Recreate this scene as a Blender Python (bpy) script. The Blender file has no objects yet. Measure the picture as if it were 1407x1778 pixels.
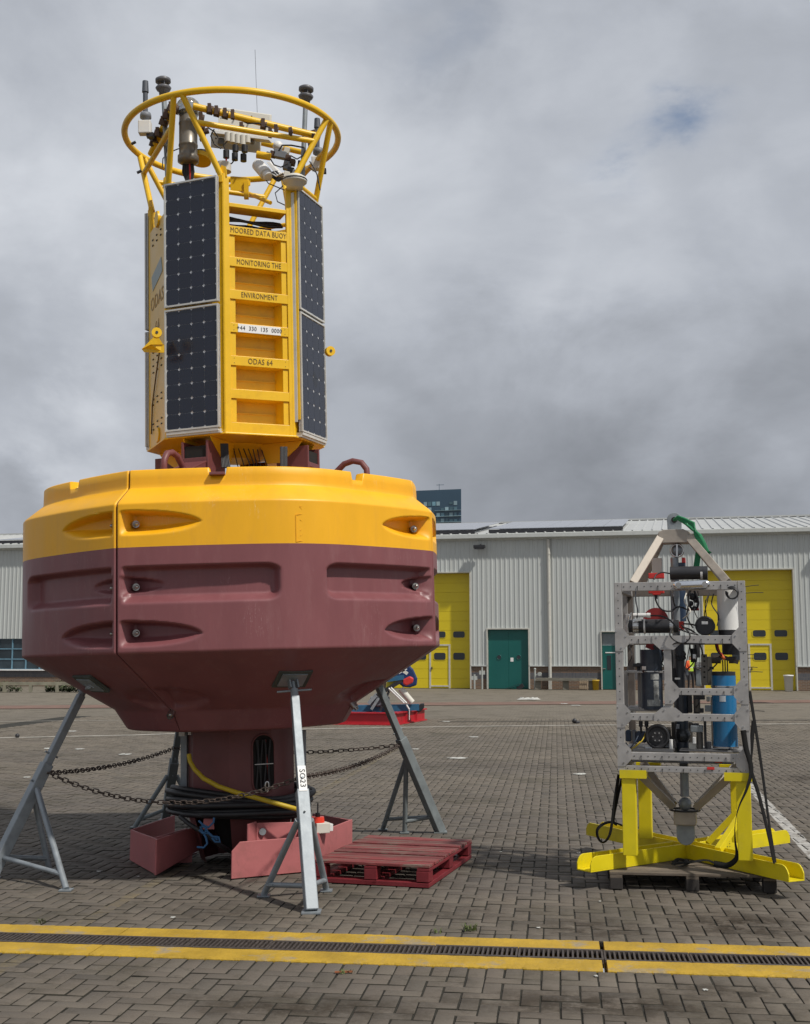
import bpy, math, random
import numpy as np
from mathutils import Vector, Matrix
random.seed(7)
R_ = math.radians
S = bpy.context.scene
# ------------------------------------------------------------------ camera
CF, CH, CY = 2100., 1.75, 1137.
PIT = math.atan((CY-889)/CF)
cam = bpy.data.objects.new('camera', bpy.data.cameras.new('camera')); S.collection.objects.link(cam)
cam.location = (0, 0, CH); cam.rotation_euler = (math.pi/2+PIT, 0, 0)
cam.data.sensor_fit = 'HORIZONTAL'; cam.data.sensor_width = 36; cam.data.lens = 36*CF/1407
cam.data.clip_start = .1; cam.data.clip_end = 5000
S.camera = cam
S.view_settings.view_transform = 'Standard'; S.view_settings.look = 'None'
S.view_settings.exposure = 0; S.view_settings.gamma = 1; S.view_settings.use_curve_mapping = False

def ray(px, py):
    cx = (px-703.5)/CF; cy = (889-py)/CF
    return Vector((cx, math.cos(PIT)-cy*math.sin(PIT), math.sin(PIT)+cy*math.cos(PIT)))
def P(px, py, Y):
    d = ray(px, py); t = Y/d.y; return Vector((d.x*t, Y, CH+d.z*t))
def G(px, py, z=0):
    d = ray(px, py); t = (z-CH)/d.z; return Vector((d.x*t, d.y*t, z))

# ------------------------------------------------------------------ sun and sky
SUN_AZ, SUN_EL = R_(130), R_(52)      # azimuth clockwise from +Y
sd = Vector((math.sin(SUN_AZ)*math.cos(SUN_EL), math.cos(SUN_AZ)*math.cos(SUN_EL), math.sin(SUN_EL)))
sun = bpy.data.objects.new('sun', bpy.data.lights.new('sun', 'SUN')); S.collection.objects.link(sun)
sun.data.energy = 3.6; sun.data.angle = R_(2.2); sun.data.color = (1, .95, .88)
sun.rotation_euler = sd.to_track_quat('Z', 'Y').to_euler(); sun.location = (20, -20, 30)

W = bpy.data.worlds.new('World'); S.world = W; W.use_nodes = True
nt = W.node_tree; nt.nodes.clear()
def nd(t, **k):
    n = nt.nodes.new(t)
    for a, b in k.items(): setattr(n, a, b)
    return n
def lk(a, b): nt.links.new(a, b)
def mth(op, a, b=None, c=None, clamp=False):
    n = nd('ShaderNodeMath', operation=op, use_clamp=clamp)
    for i, v in enumerate((a, b, c)):
        if v is None: continue
        if isinstance(v, (int, float)): n.inputs[i].default_value = v
        else: lk(v, n.inputs[i])
    return n.outputs[0]
tc = nd('ShaderNodeTexCoord'); dirv = tc.outputs['Generated']
sky = nd('ShaderNodeTexSky', sky_type='NISHITA', sun_disc=False, sun_elevation=SUN_EL, sun_rotation=SUN_AZ)
bsky = nd('ShaderNodeBackground'); bsky.inputs[1].default_value = .10; lk(sky.outputs[0], bsky.inputs[0])
mp = nd('ShaderNodeMapping'); mp.inputs['Scale'].default_value = (1, 1, 1.6); lk(dirv, mp.inputs[0])
n1 = nd('ShaderNodeTexNoise'); n1.inputs['Scale'].default_value = 4.2; n1.inputs['Detail'].default_value = 9; n1.inputs['Roughness'].default_value = .58
n1.inputs['Distortion'].default_value = .25; lk(mp.outputs[0], n1.inputs['Vector'])
n2 = nd('ShaderNodeTexNoise'); n2.inputs['Scale'].default_value = 15; n2.inputs['Detail'].default_value = 8; n2.inputs['Roughness'].default_value = .55
lk(mp.outputs[0], n2.inputs['Vector'])
# warped direction for the cloud masses
wv = nd('ShaderNodeVectorMath', operation='SUBTRACT'); lk(n1.outputs['Color'], wv.inputs[0]); wv.inputs[1].default_value = (.5, .5, .5)
ws = nd('ShaderNodeVectorMath', operation='SCALE'); lk(wv.outputs[0], ws.inputs[0]); ws.inputs['Scale'].default_value = .30
wa = nd('ShaderNodeVectorMath', operation='ADD'); lk(dirv, wa.inputs[0]); lk(ws.outputs[0], wa.inputs[1])
def blob(px, py, rad, amp, sq=1.0):
    d = ray(px, py).normalized()
    sb = nd('ShaderNodeVectorMath', operation='SUBTRACT'); lk(wa.outputs[0], sb.inputs[0]); sb.inputs[1].default_value = d
    ml = nd('ShaderNodeVectorMath', operation='MULTIPLY'); lk(sb.outputs[0], ml.inputs[0]); ml.inputs[1].default_value = (1, 1, sq)
    ln = nd('ShaderNodeVectorMath', operation='LENGTH'); lk(ml.outputs[0], ln.inputs[0])
    q = mth('DIVIDE', ln.outputs['Value'], rad/CF); q = mth('MULTIPLY', q, q)
    e = mth('POWER', 2.718, mth('MULTIPLY', q, -1)); return mth('MULTIPLY', e, amp)
v = mth('MULTIPLY_ADD', n1.outputs['Fac'], .30, .285)
v = mth('ADD', v, mth('MULTIPLY_ADD', n2.outputs['Fac'], .08, -.04))
n3 = nd('ShaderNodeTexNoise'); n3.inputs['Scale'].default_value = 7.5; n3.inputs['Detail'].default_value = 10; n3.inputs['Roughness'].default_value = .5; n3.inputs['Distortion'].default_value = .4; lk(mp.outputs[0], n3.inputs['Vector'])
ss_ = nd('ShaderNodeMapRange', interpolation_type='SMOOTHSTEP'); ss_.inputs[1].default_value = .40; ss_.inputs[2].default_value = .66; ss_.inputs[3].default_value = -.015; ss_.inputs[4].default_value = .045; lk(n3.outputs['Fac'], ss_.inputs[0])
v = mth('ADD', v, ss_.outputs[0])
for b in ((300, 260, 420, .17, 1.2), (1250, 150, 300, .05, 1), (690, 80, 130, -.08, 1.3), (1050, 470, 150, .07, 2), (850, 480, 130, .03, 2),
          (1120, 800, 480, -.15, 1.6), (700, 680, 200, -.04, 2), (1200, 560, 260, .05, 2), (100, 560, 220, -.03, 2), (110, 735, 130, .17, 2.2),
          (650, 330, 260, .05, 1.4), (60, 860, 180, -.05, 3), (1080, 330, 220, .05, 2), (760, 720, 130, .03, 3)):
    v = mth('ADD', v, blob(*b))
cr = nd('ShaderNodeValToRGB'); lk(v, cr.inputs[0]); el = cr.color_ramp.elements
el[0].position = .04; el[0].color = (.12, .13, .15, 1); el[1].position = .74; el[1].color = (.74, .77, .82, 1)
e = cr.color_ramp.elements.new(.25); e.color = (.232, .248, .278, 1)
e = cr.color_ramp.elements.new(.47); e.color = (.450, .478, .530, 1)
bcl = nd('ShaderNodeBackground'); lk(cr.outputs[0], bcl.inputs[0]); bcl.inputs[1].default_value = 1
hole = mth('ADD', blob(1128, 268, 62, .95, 1.6), blob(690, 65, 80, .3, 1.6))
ho = mth('MULTIPLY', hole, mth('MULTIPLY_ADD', n2.outputs['Fac'], 1.6, -.25, True), None, True)
mx = nd('ShaderNodeMixShader'); lk(ho, mx.inputs[0]); lk(bcl.outputs[0], mx.inputs[1]); lk(bsky.outputs[0], mx.inputs[2])
wo = nd('ShaderNodeOutputWorld'); lk(mx.outputs[0], wo.inputs[0])

# ------------------------------------------------------------------ materials
MATS = {}
def mat(name, col, rough=.5, metal=0., var=.12, vs=6., bump=.0, bs=60., dirt=0., dcol=(.05, .04, .035), ds=3., coat=0., island=0., stretch=None, spec=.5, thr=(.52, .72), scr=0., scol=(.5, .45, .42)):
    """procedural material: base colour with value variation, dirt patches, fine relief"""
    if name in MATS: return MATS[name]
    m = bpy.data.materials.new(name); m.use_nodes = True; t = m.node_tree; N = t.nodes; L = t.links
    b = N['Principled BSDF']; b.inputs['Metallic'].default_value = metal; b.inputs['Specular IOR Level'].default_value = spec
    if coat: b.inputs['Coat Weight'].default_value = coat; b.inputs['Coat Roughness'].default_value = .15
    tcn = N.new('ShaderNodeTexCoord'); src = tcn.outputs['Object']
    if stretch:
        mpn = N.new('ShaderNodeMapping'); mpn.inputs['Scale'].default_value = stretch; L.new(src, mpn.inputs[0]); src = mpn.outputs[0]
    n = N.new('ShaderNodeTexNoise'); n.inputs['Scale'].default_value = vs; n.inputs['Detail'].default_value = 8; n.inputs['Roughness'].default_value = .6; L.new(src, n.inputs['Vector'])
    mr = N.new('ShaderNodeMapRange'); mr.inputs[1].default_value = .3; mr.inputs[2].default_value = .7; mr.inputs[3].default_value = 1-var; mr.inputs[4].default_value = 1+var
    L.new(n.outputs['Fac'], mr.inputs[0]); val = mr.outputs[0]
    if island:
        gi = N.new('ShaderNodeNewGeometry'); oi = N.new('ShaderNodeObjectInfo')
        ad = N.new('ShaderNodeMath'); ad.operation = 'ADD'; L.new(gi.outputs['Random Per Island'], ad.inputs[0]); L.new(oi.outputs['Random'], ad.inputs[1])
        fr = N.new('ShaderNodeMath'); fr.operation = 'FRACT'; L.new(ad.outputs[0], fr.inputs[0])
        m2 = N.new('ShaderNodeMapRange'); m2.inputs[3].default_value = 1-island; m2.inputs[4].default_value = 1+island; L.new(fr.outputs[0], m2.inputs[0])
        mu = N.new('ShaderNodeMath'); mu.operation = 'MULTIPLY'; L.new(val, mu.inputs[0]); L.new(m2.outputs[0], mu.inputs[1]); val = mu.outputs[0]
    vm = N.new('ShaderNodeVectorMath'); vm.operation = 'SCALE'; vm.inputs[0].default_value = col; L.new(val, vm.inputs['Scale']); out = vm.outputs[0]
    if dirt:
        dn = N.new('ShaderNodeTexNoise'); dn.inputs['Scale'].default_value = ds; dn.inputs['Detail'].default_value = 10; dn.inputs['Roughness'].default_value = .7; L.new(src, dn.inputs['Vector'])
        dr = N.new('ShaderNodeMapRange'); dr.inputs[1].default_value = thr[0]; dr.inputs[2].default_value = thr[1]; dr.inputs[4].default_value = dirt; L.new(dn.outputs['Fac'], dr.inputs[0])
        mi = N.new('ShaderNodeMix'); mi.data_type = 'RGBA'; L.new(dr.outputs[0], mi.inputs[0]); L.new(out, mi.inputs[6]); mi.inputs[7].default_value = (*dcol, 1); out = mi.outputs[2]
    if scr:
        mp2 = N.new('ShaderNodeMapping'); mp2.inputs['Scale'].default_value = (9, 9, .9); mp2.inputs['Rotation'].default_value = (.35, .2, 0); L.new(tcn.outputs['Object'], mp2.inputs[0])
        sn = N.new('ShaderNodeTexNoise'); sn.inputs['Scale'].default_value = 4; sn.inputs['Detail'].default_value = 3; L.new(mp2.outputs[0], sn.inputs['Vector'])
        sa = N.new('ShaderNodeMath'); sa.operation = 'SUBTRACT'; L.new(sn.outputs['Fac'], sa.inputs[0]); sa.inputs[1].default_value = .5
        sb = N.new('ShaderNodeMath'); sb.operation = 'ABSOLUTE'; L.new(sa.outputs[0], sb.inputs[0])
        sr = N.new('ShaderNodeMapRange'); sr.inputs[1].default_value = .0; sr.inputs[2].default_value = .006; sr.inputs[3].default_value = scr; sr.inputs[4].default_value = 0; L.new(sb.outputs[0], sr.inputs[0])
        s2 = N.new('ShaderNodeTexNoise'); s2.inputs['Scale'].default_value = 2.3; s2.inputs['Detail'].default_value = 5; L.new(tcn.outputs['Object'], s2.inputs['Vector'])
        s3 = N.new('ShaderNodeMapRange'); s3.inputs[1].default_value = .55; s3.inputs[2].default_value = .68; L.new(s2.outputs['Fac'], s3.inputs[0])
        s4 = N.new('ShaderNodeMath'); s4.operation = 'MULTIPLY'; L.new(sr.outputs[0], s4.inputs[0]); L.new(s3.outputs[0], s4.inputs[1])
        si = N.new('ShaderNodeMix'); si.data_type = 'RGBA'; L.new(s4.outputs[0], si.inputs[0]); L.new(out, si.inputs[6]); si.inputs[7].default_value = (*scol, 1); out = si.outputs[2]
    L.new(out, b.inputs['Base Color'])
    rn = N.new('ShaderNodeMapRange'); rn.inputs[1].default_value = .3; rn.inputs[2].default_value = .7; rn.inputs[3].default_value = max(.03, rough-.09); rn.inputs[4].default_value = min(1, rough+.1)
    L.new(n.outputs['Fac'], rn.inputs[0]); L.new(rn.outputs[0], b.inputs['Roughness'])
    if bump:
        bn = N.new('ShaderNodeTexNoise'); bn.inputs['Scale'].default_value = bs; bn.inputs['Detail'].default_value = 5; L.new(src, bn.inputs['Vector'])
        bp = N.new('ShaderNodeBump'); bp.inputs['Strength'].default_value = bump; bp.inputs['Distance'].default_value = .01; L.new(bn.outputs['Fac'], bp.inputs['Height']); L.new(bp.outputs[0], b.inputs['Normal'])
    MATS[name] = m; return m

M_hy = mat('float yellow', (.86, .43, .008), .42, var=.05, vs=2, bump=.05, bs=25, dirt=.30, dcol=(.62, .29, .04), ds=3, stretch=(2.2, 2.2, .55), scr=.8, scol=(.95, .75, .4))
M_hm = mat('float maroon', (.205, .070, .076), .42, var=.09, vs=2, bump=.05, bs=25, dirt=.5, dcol=(.26, .118, .12), ds=3.5, stretch=(2.2, 2.2, .55), scr=.8, scol=(.48, .32, .31))
M_ty = mat('tower yellow paint', (.80, .485, .010), .38, var=.05, vs=3, bump=.03, bs=30, dirt=.45, dcol=(.52, .28, .02), ds=5, scr=.5, scol=(.45, .28, .08))
M_mr = mat('maroon paint', (.16, .05, .05), .5, var=.15, vs=4, bump=.06, bs=40, dirt=.4, dcol=(.08, .04, .035), ds=4)
M_pk = mat('pink antifoul primer', (.42, .13, .13), .6, var=.09, vs=4, bump=.06, bs=50, dirt=.6, dcol=(.27, .10, .09), ds=4.5, scr=.7, scol=(.14, .05, .05))
M_gal = mat('galvanised steel', (.27, .30, .32), .5, metal=.35, var=.16, vs=14, bump=.04, bs=60, dirt=.3, dcol=(.13, .14, .14), ds=5)
M_alu = mat('mill aluminium', (.40, .39, .38), .5, metal=.35, var=.16, vs=9, bump=.04, bs=40, dirt=.45, dcol=(.22, .21, .19), ds=6)
M_alw = mat('weathered beam aluminium', (.38, .34, .29), .55, metal=.3, var=.2, vs=7, bump=.08, bs=30, dirt=.5, dcol=(.16, .13, .1), ds=6)
M_ss = mat('stainless steel', (.55, .54, .52), .25, metal=1, var=.08)
M_chr = mat('polished metal', (.75, .76, .78), .18, metal=1, var=.05)
M_wht = mat('white plastic', (.72, .72, .70), .45, var=.04, dirt=.25, dcol=(.4, .38, .33))
M_crm = mat('cream plastic board', (.62, .60, .53), .5, var=.05, dirt=.2, dcol=(.4, .36, .28))
M_blk = mat('black plastic', (.022, .022, .025), .42, var=.15)
M_rub = mat('black rubber hose', (.016, .016, .018), .5, var=.2, bump=.1, bs=40, dirt=.3, dcol=(.07, .065, .06), ds=9)
M_gry = mat('grey plastic', (.17, .185, .21), .5, var=.08)
M_slt = mat('slate blue pressure case', (.032, .044, .064), .38, var=.15, dirt=.25, dcol=(.18, .18, .18), ds=9)
M_nvy = mat('navy pressure case', (.022, .04, .075), .35, var=.1)
M_blu = mat('bright blue cylinder', (.015, .15, .33), .3, var=.06, coat=.3)
M_red = mat('red plastic', (.55, .035, .03), .4, var=.1)
M_dred = mat('dark red reel', (.25, .02, .02), .5, var=.1)
M_cry = mat('cradle yellow paint', (.70, .575, .008), .4, var=.06, bump=.04, dirt=.45, dcol=(.50, .42, .05), ds=7, scr=.6, scol=(.35, .3, .1))
M_cell = mat('solar cell', (.007, .010, .024), .24, var=.12, vs=1.5, island=.12, coat=.25)
M_bsh = mat('panel backing', (.55, .57, .6), .4)
M_frm = mat('panel frame aluminium', (.60, .60, .57), .45, metal=.25, var=.08, dirt=.3, dcol=(.36, .34, .3), ds=9)
M_chn = mat('rusty chain', (.085, .065, .055), .65, metal=.4, var=.3, vs=30)
M_ltr = mat('dark lettering', (.10, .055, .01), .6)
M_blt = mat('black lettering', (.03, .03, .03), .6)
M_lbl = mat('white label', (.78, .78, .76), .5, var=.03)
M_strp = mat('black strap', (.010, .010, .010), .85, var=.2, spec=.2)
M_wdp = mat('old pallet wood', (.15, .12, .09), .85, var=.3, vs=5, bump=.3, bs=14, dirt=.5, dcol=(.06, .05, .04), ds=3, stretch=(1, 7, 7), island=.18)
M_wdd = mat('dark pallet block', (.035, .03, .027), .9, var=.3, bump=.3, bs=20)
M_rpw = mat('red painted pallet wood', (.17, .033, .033), .8, var=.35, vs=5, bump=.35, bs=12, dirt=1., dcol=(.175, .125, .10), ds=3.0, stretch=(1.0, 7, 7), island=.3, thr=(.50, .60))
M_rps = mat('red pallet side paint', (.17, .014, .02), .6, var=.2, vs=8, bump=.2, bs=20, dirt=.35, dcol=(.1, .04, .03), ds=7)
M_grn = mat('green rope', (.012, .19, .075), .7, var=.2, vs=40, bump=.4, bs=120)
M_brp = mat('blue rope', (.03, .11, .24), .7, var=.2, bump=.3, bs=100)
M_yel = mat('yellow cable', (.48, .34, .015), .5, var=.1)
M_cab = mat('steel cable', (.06, .06, .065), .5)

# ------------------------------------------------------------------ mesh builder
def basis(d):
    d = Vector(d).normalized()
    a = Vector((0, 0, 1)) if abs(d.z) < .9 else Vector((1, 0, 0))
    x = a.cross(d).normalized(); return x, d.cross(x), d
class MB:
    def __init__(s): s.v = []; s.f = []; s.m = []; s.s = []
    def add(s, vs, fs, mi=0, sm=False):
        o = len(s.v); s.v += [Vector(q) for q in vs]
        s.f += [tuple(i+o for i in f) for f in fs]; s.m += [mi]*len(fs); s.s += [sm]*len(fs); return s
    def box(s, c, sz, rot=None, mi=0):
        c = Vector(c); h = Vector(sz)/2; vs = []
        for x in (-1, 1):
            for y in (-1, 1):
                for z in (-1, 1):
                    q = Vector((x*h.x, y*h.y, z*h.z)); vs.append(c+(rot @ q if rot else q))
        return s.add(vs, [(0, 1, 3, 2), (4, 6, 7, 5), (0, 4, 5, 1), (2, 3, 7, 6), (0, 2, 6, 4), (1, 5, 7, 3)], mi)
    def bar(s, a, b, w, h, up=None, mi=0):
        a = Vector(a); b = Vector(b); d = (b-a).normalized(); u = Vector(up) if up else Vector((0, 0, 1))
        x = d.cross(u)
        if x.length < 1e-3: x = d.cross(Vector((0, 1, 0)))
        x.normalize(); y = x.cross(d).normalized()
        R = Matrix((x, d, y)).transposed(); return s.box((a+b)/2, (w, (b-a).length, h), R, mi)
    def cyl(s, a, b, r, r2=None, n=16, caps=True, mi=0):
        a = Vector(a); b = Vector(b); r2 = r if r2 is None else r2; x, y, d = basis(b-a)
        vs = [a+(x*math.cos(t)+y*math.sin(t))*r for t in [2*math.pi*i/n for i in range(n)]] + [b+(x*math.cos(t)+y*math.sin(t))*r2 for t in [2*math.pi*i/n for i in range(n)]]
        s.add(vs, [(i, (i+1) % n, n+(i+1) % n, n+i) for i in range(n)], mi, True)
        if caps: s.add(vs, [tuple(range(n-1, -1, -1)), tuple(range(n, 2*n))], mi)
        return s
    def tube(s, pts, r, n=8, closed=False, mi=0, caps=True):
        pts = [Vector(q) for q in pts]; m = len(pts); rings = []; px = None
        rr = r if isinstance(r, (list, tuple)) else [r]*m
        for i, q in enumerate(pts):
            if closed: d = pts[(i+1) % m]-pts[i-1]
            else: d = pts[min(i+1, m-1)]-pts[max(i-1, 0)]
            d.normalize()
            if px is None: px, _, _ = basis(d)
            px = (px-d*px.dot(d)).normalized(); y = d.cross(px)
            rings.append([q+(px*math.cos(t)+y*math.sin(t))*rr[i] for t in [2*math.pi*k/n for k in range(n)]])
        vs = [q for rg in rings for q in rg]; fs = []
        for i in range(m if closed else m-1):
            j = (i+1) % m
            for k in range(n): fs.append((i*n+k, i*n+(k+1) % n, j*n+(k+1) % n, j*n+k))
        s.add(vs, fs, mi, True)
        if not closed and caps: s.add(vs, [tuple(range(n-1, -1, -1)), tuple(range((m-1)*n, m*n))], mi)
        return s
    def lathe(s, prof, c=(0, 0, 0), ax=(0, 0, 1), n=24, mi=0, smooth=True):
        x, y, d = basis(ax); c = Vector(c); m = len(prof); vs = []
        for r, z in prof:
            for k in range(n):
                t = 2*math.pi*k/n; vs.append(c+d*z+(x*math.cos(t)+y*math.sin(t))*r)
        fs = [(i*n+k, i*n+(k+1) % n, (i+1)*n+(k+1) % n, (i+1)*n+k) for i in range(m-1) for k in range(n)]
        return s.add(vs, fs, mi, smooth)
    def sphere(s, c, r, n=14, sc=(1, 1, 1), mi=0):
        k = n//2; c = Vector(c); vs = []
        for i in range(k+1):
            a = math.pi*i/k
            for j in range(n):
                t = 2*math.pi*j/n; vs.append(c+Vector((math.sin(a)*math.cos(t)*sc[0], math.sin(a)*math.sin(t)*sc[1], math.cos(a)*sc[2]))*r)
        return s.add(vs, [(i*n+j, (i+1)*n+j, (i+1)*n+(j+1) % n, i*n+(j+1) % n) for i in range(k) for j in range(n)], mi, True)
    def prism(s, poly, off, mi=0):
        """flat polygon (3-D points) extruded by the vector off"""
        n = len(poly); a = [Vector(q) for q in poly]; b = [q+Vector(off) for q in a]
        return s.add(a+b, [tuple(range(n-1, -1, -1)), tuple(range(n, 2*n))]+[(i, (i+1) % n, n+(i+1) % n, n+i) for i in range(n)], mi)
    def torus(s, c, ax, R, r, n=28, k=8, mi=0, a0=0, a1=2*math.pi):
        x, y, d = basis(ax); full = abs(a1-a0-2*math.pi) < 1e-6; m = n if full else n+1
        pts = [Vector(c)+(x*math.cos(t)+y*math.sin(t))*R for t in [a0+(a1-a0)*i/n for i in range(m)]]
        return s.tube(pts, r, k, full, mi)
COL = S.collection
WM = {}
def build(mb, name, mats, parent=None, bevel=0., local=False, kind=None, label=None):
    me = bpy.data.meshes.new(name); vs = mb.v
    if parent is not None and not local:
        inv = WM[parent.name].inverted(); vs = [inv @ q for q in vs]
    me.from_pydata([tuple(q) for q in vs], [], mb.f)
    for m in (mats if isinstance(mats, (list, tuple)) else [mats]): me.materials.append(m)
    me.polygons.foreach_set('material_index', mb.m); me.polygons.foreach_set('use_smooth', mb.s); me.update()
    import bmesh
    bm = bmesh.new(); bm.from_mesh(me); bmesh.ops.recalc_face_normals(bm, faces=bm.faces); bm.to_mesh(me); bm.free()
    o = bpy.data.objects.new(name, me); COL.objects.link(o)
    if parent is not None: o.parent = parent; WM[o.name] = WM[parent.name]
    else: WM[o.name] = Matrix()
    if bevel:
        b = o.modifiers.new('bevel', 'BEVEL'); b.width = bevel; b.segments = 2; b.limit_method = 'ANGLE'; b.angle_limit = R_(40); b.harden_normals = False
    if kind: o['kind'] = kind
    if label: o['label'] = label
    return o
def thing(name, label, cat, loc=(0, 0, 0), mtx=None, group=None):
    o = bpy.data.objects.new(name, None); COL.objects.link(o); o.empty_display_size = .2
    m = Matrix.Translation(Vector(loc)) @ (mtx if mtx else Matrix())
    o.matrix_world = m; o.location, q, _ = m.decompose(); o.rotation_mode = 'XYZ'; o.rotation_euler = q.to_euler()
    WM[o.name] = m; o['label'] = label; o['category'] = cat
    if group: o['group'] = group
    return o
def single(mb, name, mats, label, cat, group=None, bevel=0., origin=None):
    """a thing that is one mesh"""
    og = Vector(origin) if origin is not None else Vector((0, 0, 0))
    mb.v = [q-og for q in mb.v]
    o = build(mb, name, mats, None, bevel); o.location = og; o['label'] = label; o['category'] = cat; WM[o.name] = Matrix.Translation(og)
    if group: o['group'] = group
    return o
def copy_tree(o, parent=None):
    c = o.copy(); COL.objects.link(c); c.parent = parent
    for ch in list(o.children): copy_tree(ch, c)
    return c
def lettering(txt, size, org, xd, yd, mt, parent, name='lettering', ext=.0015, sx=1., label=None):
    cu = bpy.data.curves.new('t', 'FONT'); cu.body = txt; cu.size = size; cu.extrude = ext; cu.align_x = 'CENTER'; cu.align_y = 'CENTER'; cu.space_character = 1.08; cu.resolution_u = 3
    ob = bpy.data.objects.new('t', cu); COL.objects.link(ob)
    me = bpy.data.meshes.new_from_object(ob); bpy.data.objects.remove(ob)
    xd = Vector(xd).normalized(); yd = Vector(yd).normalized(); zd = xd.cross(yd)
    T = Matrix.Translation(Vector(org)) @ Matrix((xd*sx, yd, zd)).transposed().to_4x4()
    me.transform(WM[parent.name].inverted() @ T if parent is not None else T)
    me.materials.clear(); me.materials.append(mt)
    o = bpy.data.objects.new(name, me); COL.objects.link(o); o.parent = parent
    if parent is not None: WM[o.name] = WM[parent.name]
    if label: o['label'] = label
    return o

# ------------------------------------------------------------------ ground
GA = R_(7.05); E1 = Vector((math.cos(GA), -math.sin(GA), 0)); E2 = Vector((math.sin(GA), math.cos(GA), 0))
def UV(u, v, z=0): return E1*u+E2*v+Vector((0, 0, z))
V0, V1 = 7.07, 7.785
def ground_nodes(m, brick_far):
    t = m.node_tree; N = t.nodes; L = t.links; b = N['Principled BSDF']
    g = N.new('ShaderNodeNewGeometry'); pos = g.outputs['Position']
    mp = N.new('ShaderNodeMapping'); mp.vector_type = 'POINT'; mp.inputs['Rotation'].default_value = (0, 0, GA); L.new(pos, mp.inputs[0]); uv = mp.outputs[0]
    def noise(sc, det=6, vec=None, ro=.6):
        n = N.new('ShaderNodeTexNoise'); n.inputs['Scale'].default_value = sc; n.inputs['Detail'].default_value = det; n.inputs['Roughness'].default_value = ro; L.new(vec or uv, n.inputs['Vector']); return n.outputs['Fac']
    def mrange(x, a, c, d=0., e=1.):
        n = N.new('ShaderNodeMapRange'); n.inputs[1].default_value = a; n.inputs[2].default_value = c; n.inputs[3].default_value = d; n.inputs[4].default_value = e; L.new(x, n.inputs[0]); return n.outputs[0]
    def mul(x, y):
        n = N.new('ShaderNodeMath'); n.operation = 'MULTIPLY'
        for i, q in enumerate((x, y)):
            if isinstance(q, float): n.inputs[i].default_value = q
            else: L.new(q, n.inputs[i])
        return n.outputs[0]
    def mix(f, a, c):
        n = N.new('ShaderNodeMix'); n.data_type = 'RGBA'
        L.new(f, n.inputs[0])
        for i, q in ((6, a), (7, c)):
            if isinstance(q, tuple): n.inputs[i].default_value = (*q, 1)
            else: L.new(q, n.inputs[i])
        return n.outputs[2]
    sp = N.new('ShaderNodeSeparateXYZ'); L.new(uv, sp.inputs[0])
    sm = N.new('ShaderNodeMapping'); sm.inputs['Scale'].default_value = (.35, 1, 1); L.new(uv, sm.inputs[0])
    c = mix(mrange(noise(.22, 5, sm.outputs[0]), .4, .62), (.110, .097, .083), (.155, .134, .106))
    c = mix(mrange(noise(1.6, 6), .35, .7, 0., .5), c, (.098, .087, .074))
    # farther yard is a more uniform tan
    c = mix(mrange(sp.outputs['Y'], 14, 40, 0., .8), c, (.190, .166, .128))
    if brick_far:
        bk = N.new('ShaderNodeTexBrick'); L.new(uv, bk.inputs['Vector']); bk.inputs['Scale'].default_value = 1; bk.inputs['Brick Width'].default_value = .204; bk.inputs['Row Height'].default_value = .102
        bk.inputs['Mortar Size'].default_value = .006; bk.inputs['Color1'].default_value = (.85, .85, .85, 1); bk.inputs['Color2'].default_value = (1.12, 1.12, 1.12, 1); bk.inputs['Mortar'].default_value = (.45, .42, .4, 1)
        fd = mrange(sp.outputs['Y'], 30, 48, 1., .25); cc = mix(fd, (1., 1., 1.), bk.outputs['Color'])
    else:
        oi = N.new('ShaderNodeObjectInfo'); ad = N.new('ShaderNodeMath'); ad.operation = 'ADD'; L.new(g.outputs['Random Per Island'], ad.inputs[0]); L.new(oi.outputs['Random'], ad.inputs[1])
        fr = N.new('ShaderNodeMath'); fr.operation = 'FRACT'; L.new(ad.outputs[0], fr.inputs[0])
        cp = N.new('ShaderNodeValToRGB'); L.new(fr.outputs[0], cp.inputs[0]); e = cp.color_ramp.elements; e[0].color = (.88, .88, .89, 1); e[1].color = (1.11, 1.10, 1.08, 1)
        q = cp.color_ramp.elements.new(.5); q.color = (1.0, .97, .96, 1); q = cp.color_ramp.elements.new(.05); q.color = (.90, .90, .90, 1); e[0].color = (.70, .70, .72, 1); q = cp.color_ramp.elements.new(.95); q.color = (1.08, 1.07, 1.06, 1); cc = cp.outputs[0]
    vm = N.new('ShaderNodeVectorMath'); vm.operation = 'MULTIPLY'; L.new(c, vm.inputs[0]); L.new(cc, vm.inputs[1]); c = vm.outputs[0]
    # speckle, moss and sand
    c = mix(mrange(noise(90, 4), .58, .75, 0., .35), c, (.21, .19, .17))
    c = mix(mrange(noise(.9, 8, None, .75), .50, .64, 0., .6), c, (.064, .056, .038))
    c = mix(mrange(noise(4.5, 9, None, .8), .53, .63, 0., .5), c, (.052, .045, .033))
    # damp dirt run over the bricks; the patch far right is a painted shadow
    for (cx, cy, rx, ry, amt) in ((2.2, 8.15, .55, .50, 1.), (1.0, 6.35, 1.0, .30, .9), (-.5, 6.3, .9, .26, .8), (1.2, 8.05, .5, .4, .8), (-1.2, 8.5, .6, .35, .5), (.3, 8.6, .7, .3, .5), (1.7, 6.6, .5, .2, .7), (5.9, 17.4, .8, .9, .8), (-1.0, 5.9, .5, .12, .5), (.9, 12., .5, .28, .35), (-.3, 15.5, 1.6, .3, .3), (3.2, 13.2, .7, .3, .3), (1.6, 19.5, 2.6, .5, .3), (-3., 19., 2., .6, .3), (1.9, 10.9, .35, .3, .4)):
        s1 = N.new('ShaderNodeVectorMath'); s1.operation = 'SUBTRACT'; L.new(uv, s1.inputs[0]); w = (cx*E1.x+cy*E1.y, cx*E2.x+cy*E2.y, 0); s1.inputs[1].default_value = w
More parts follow.
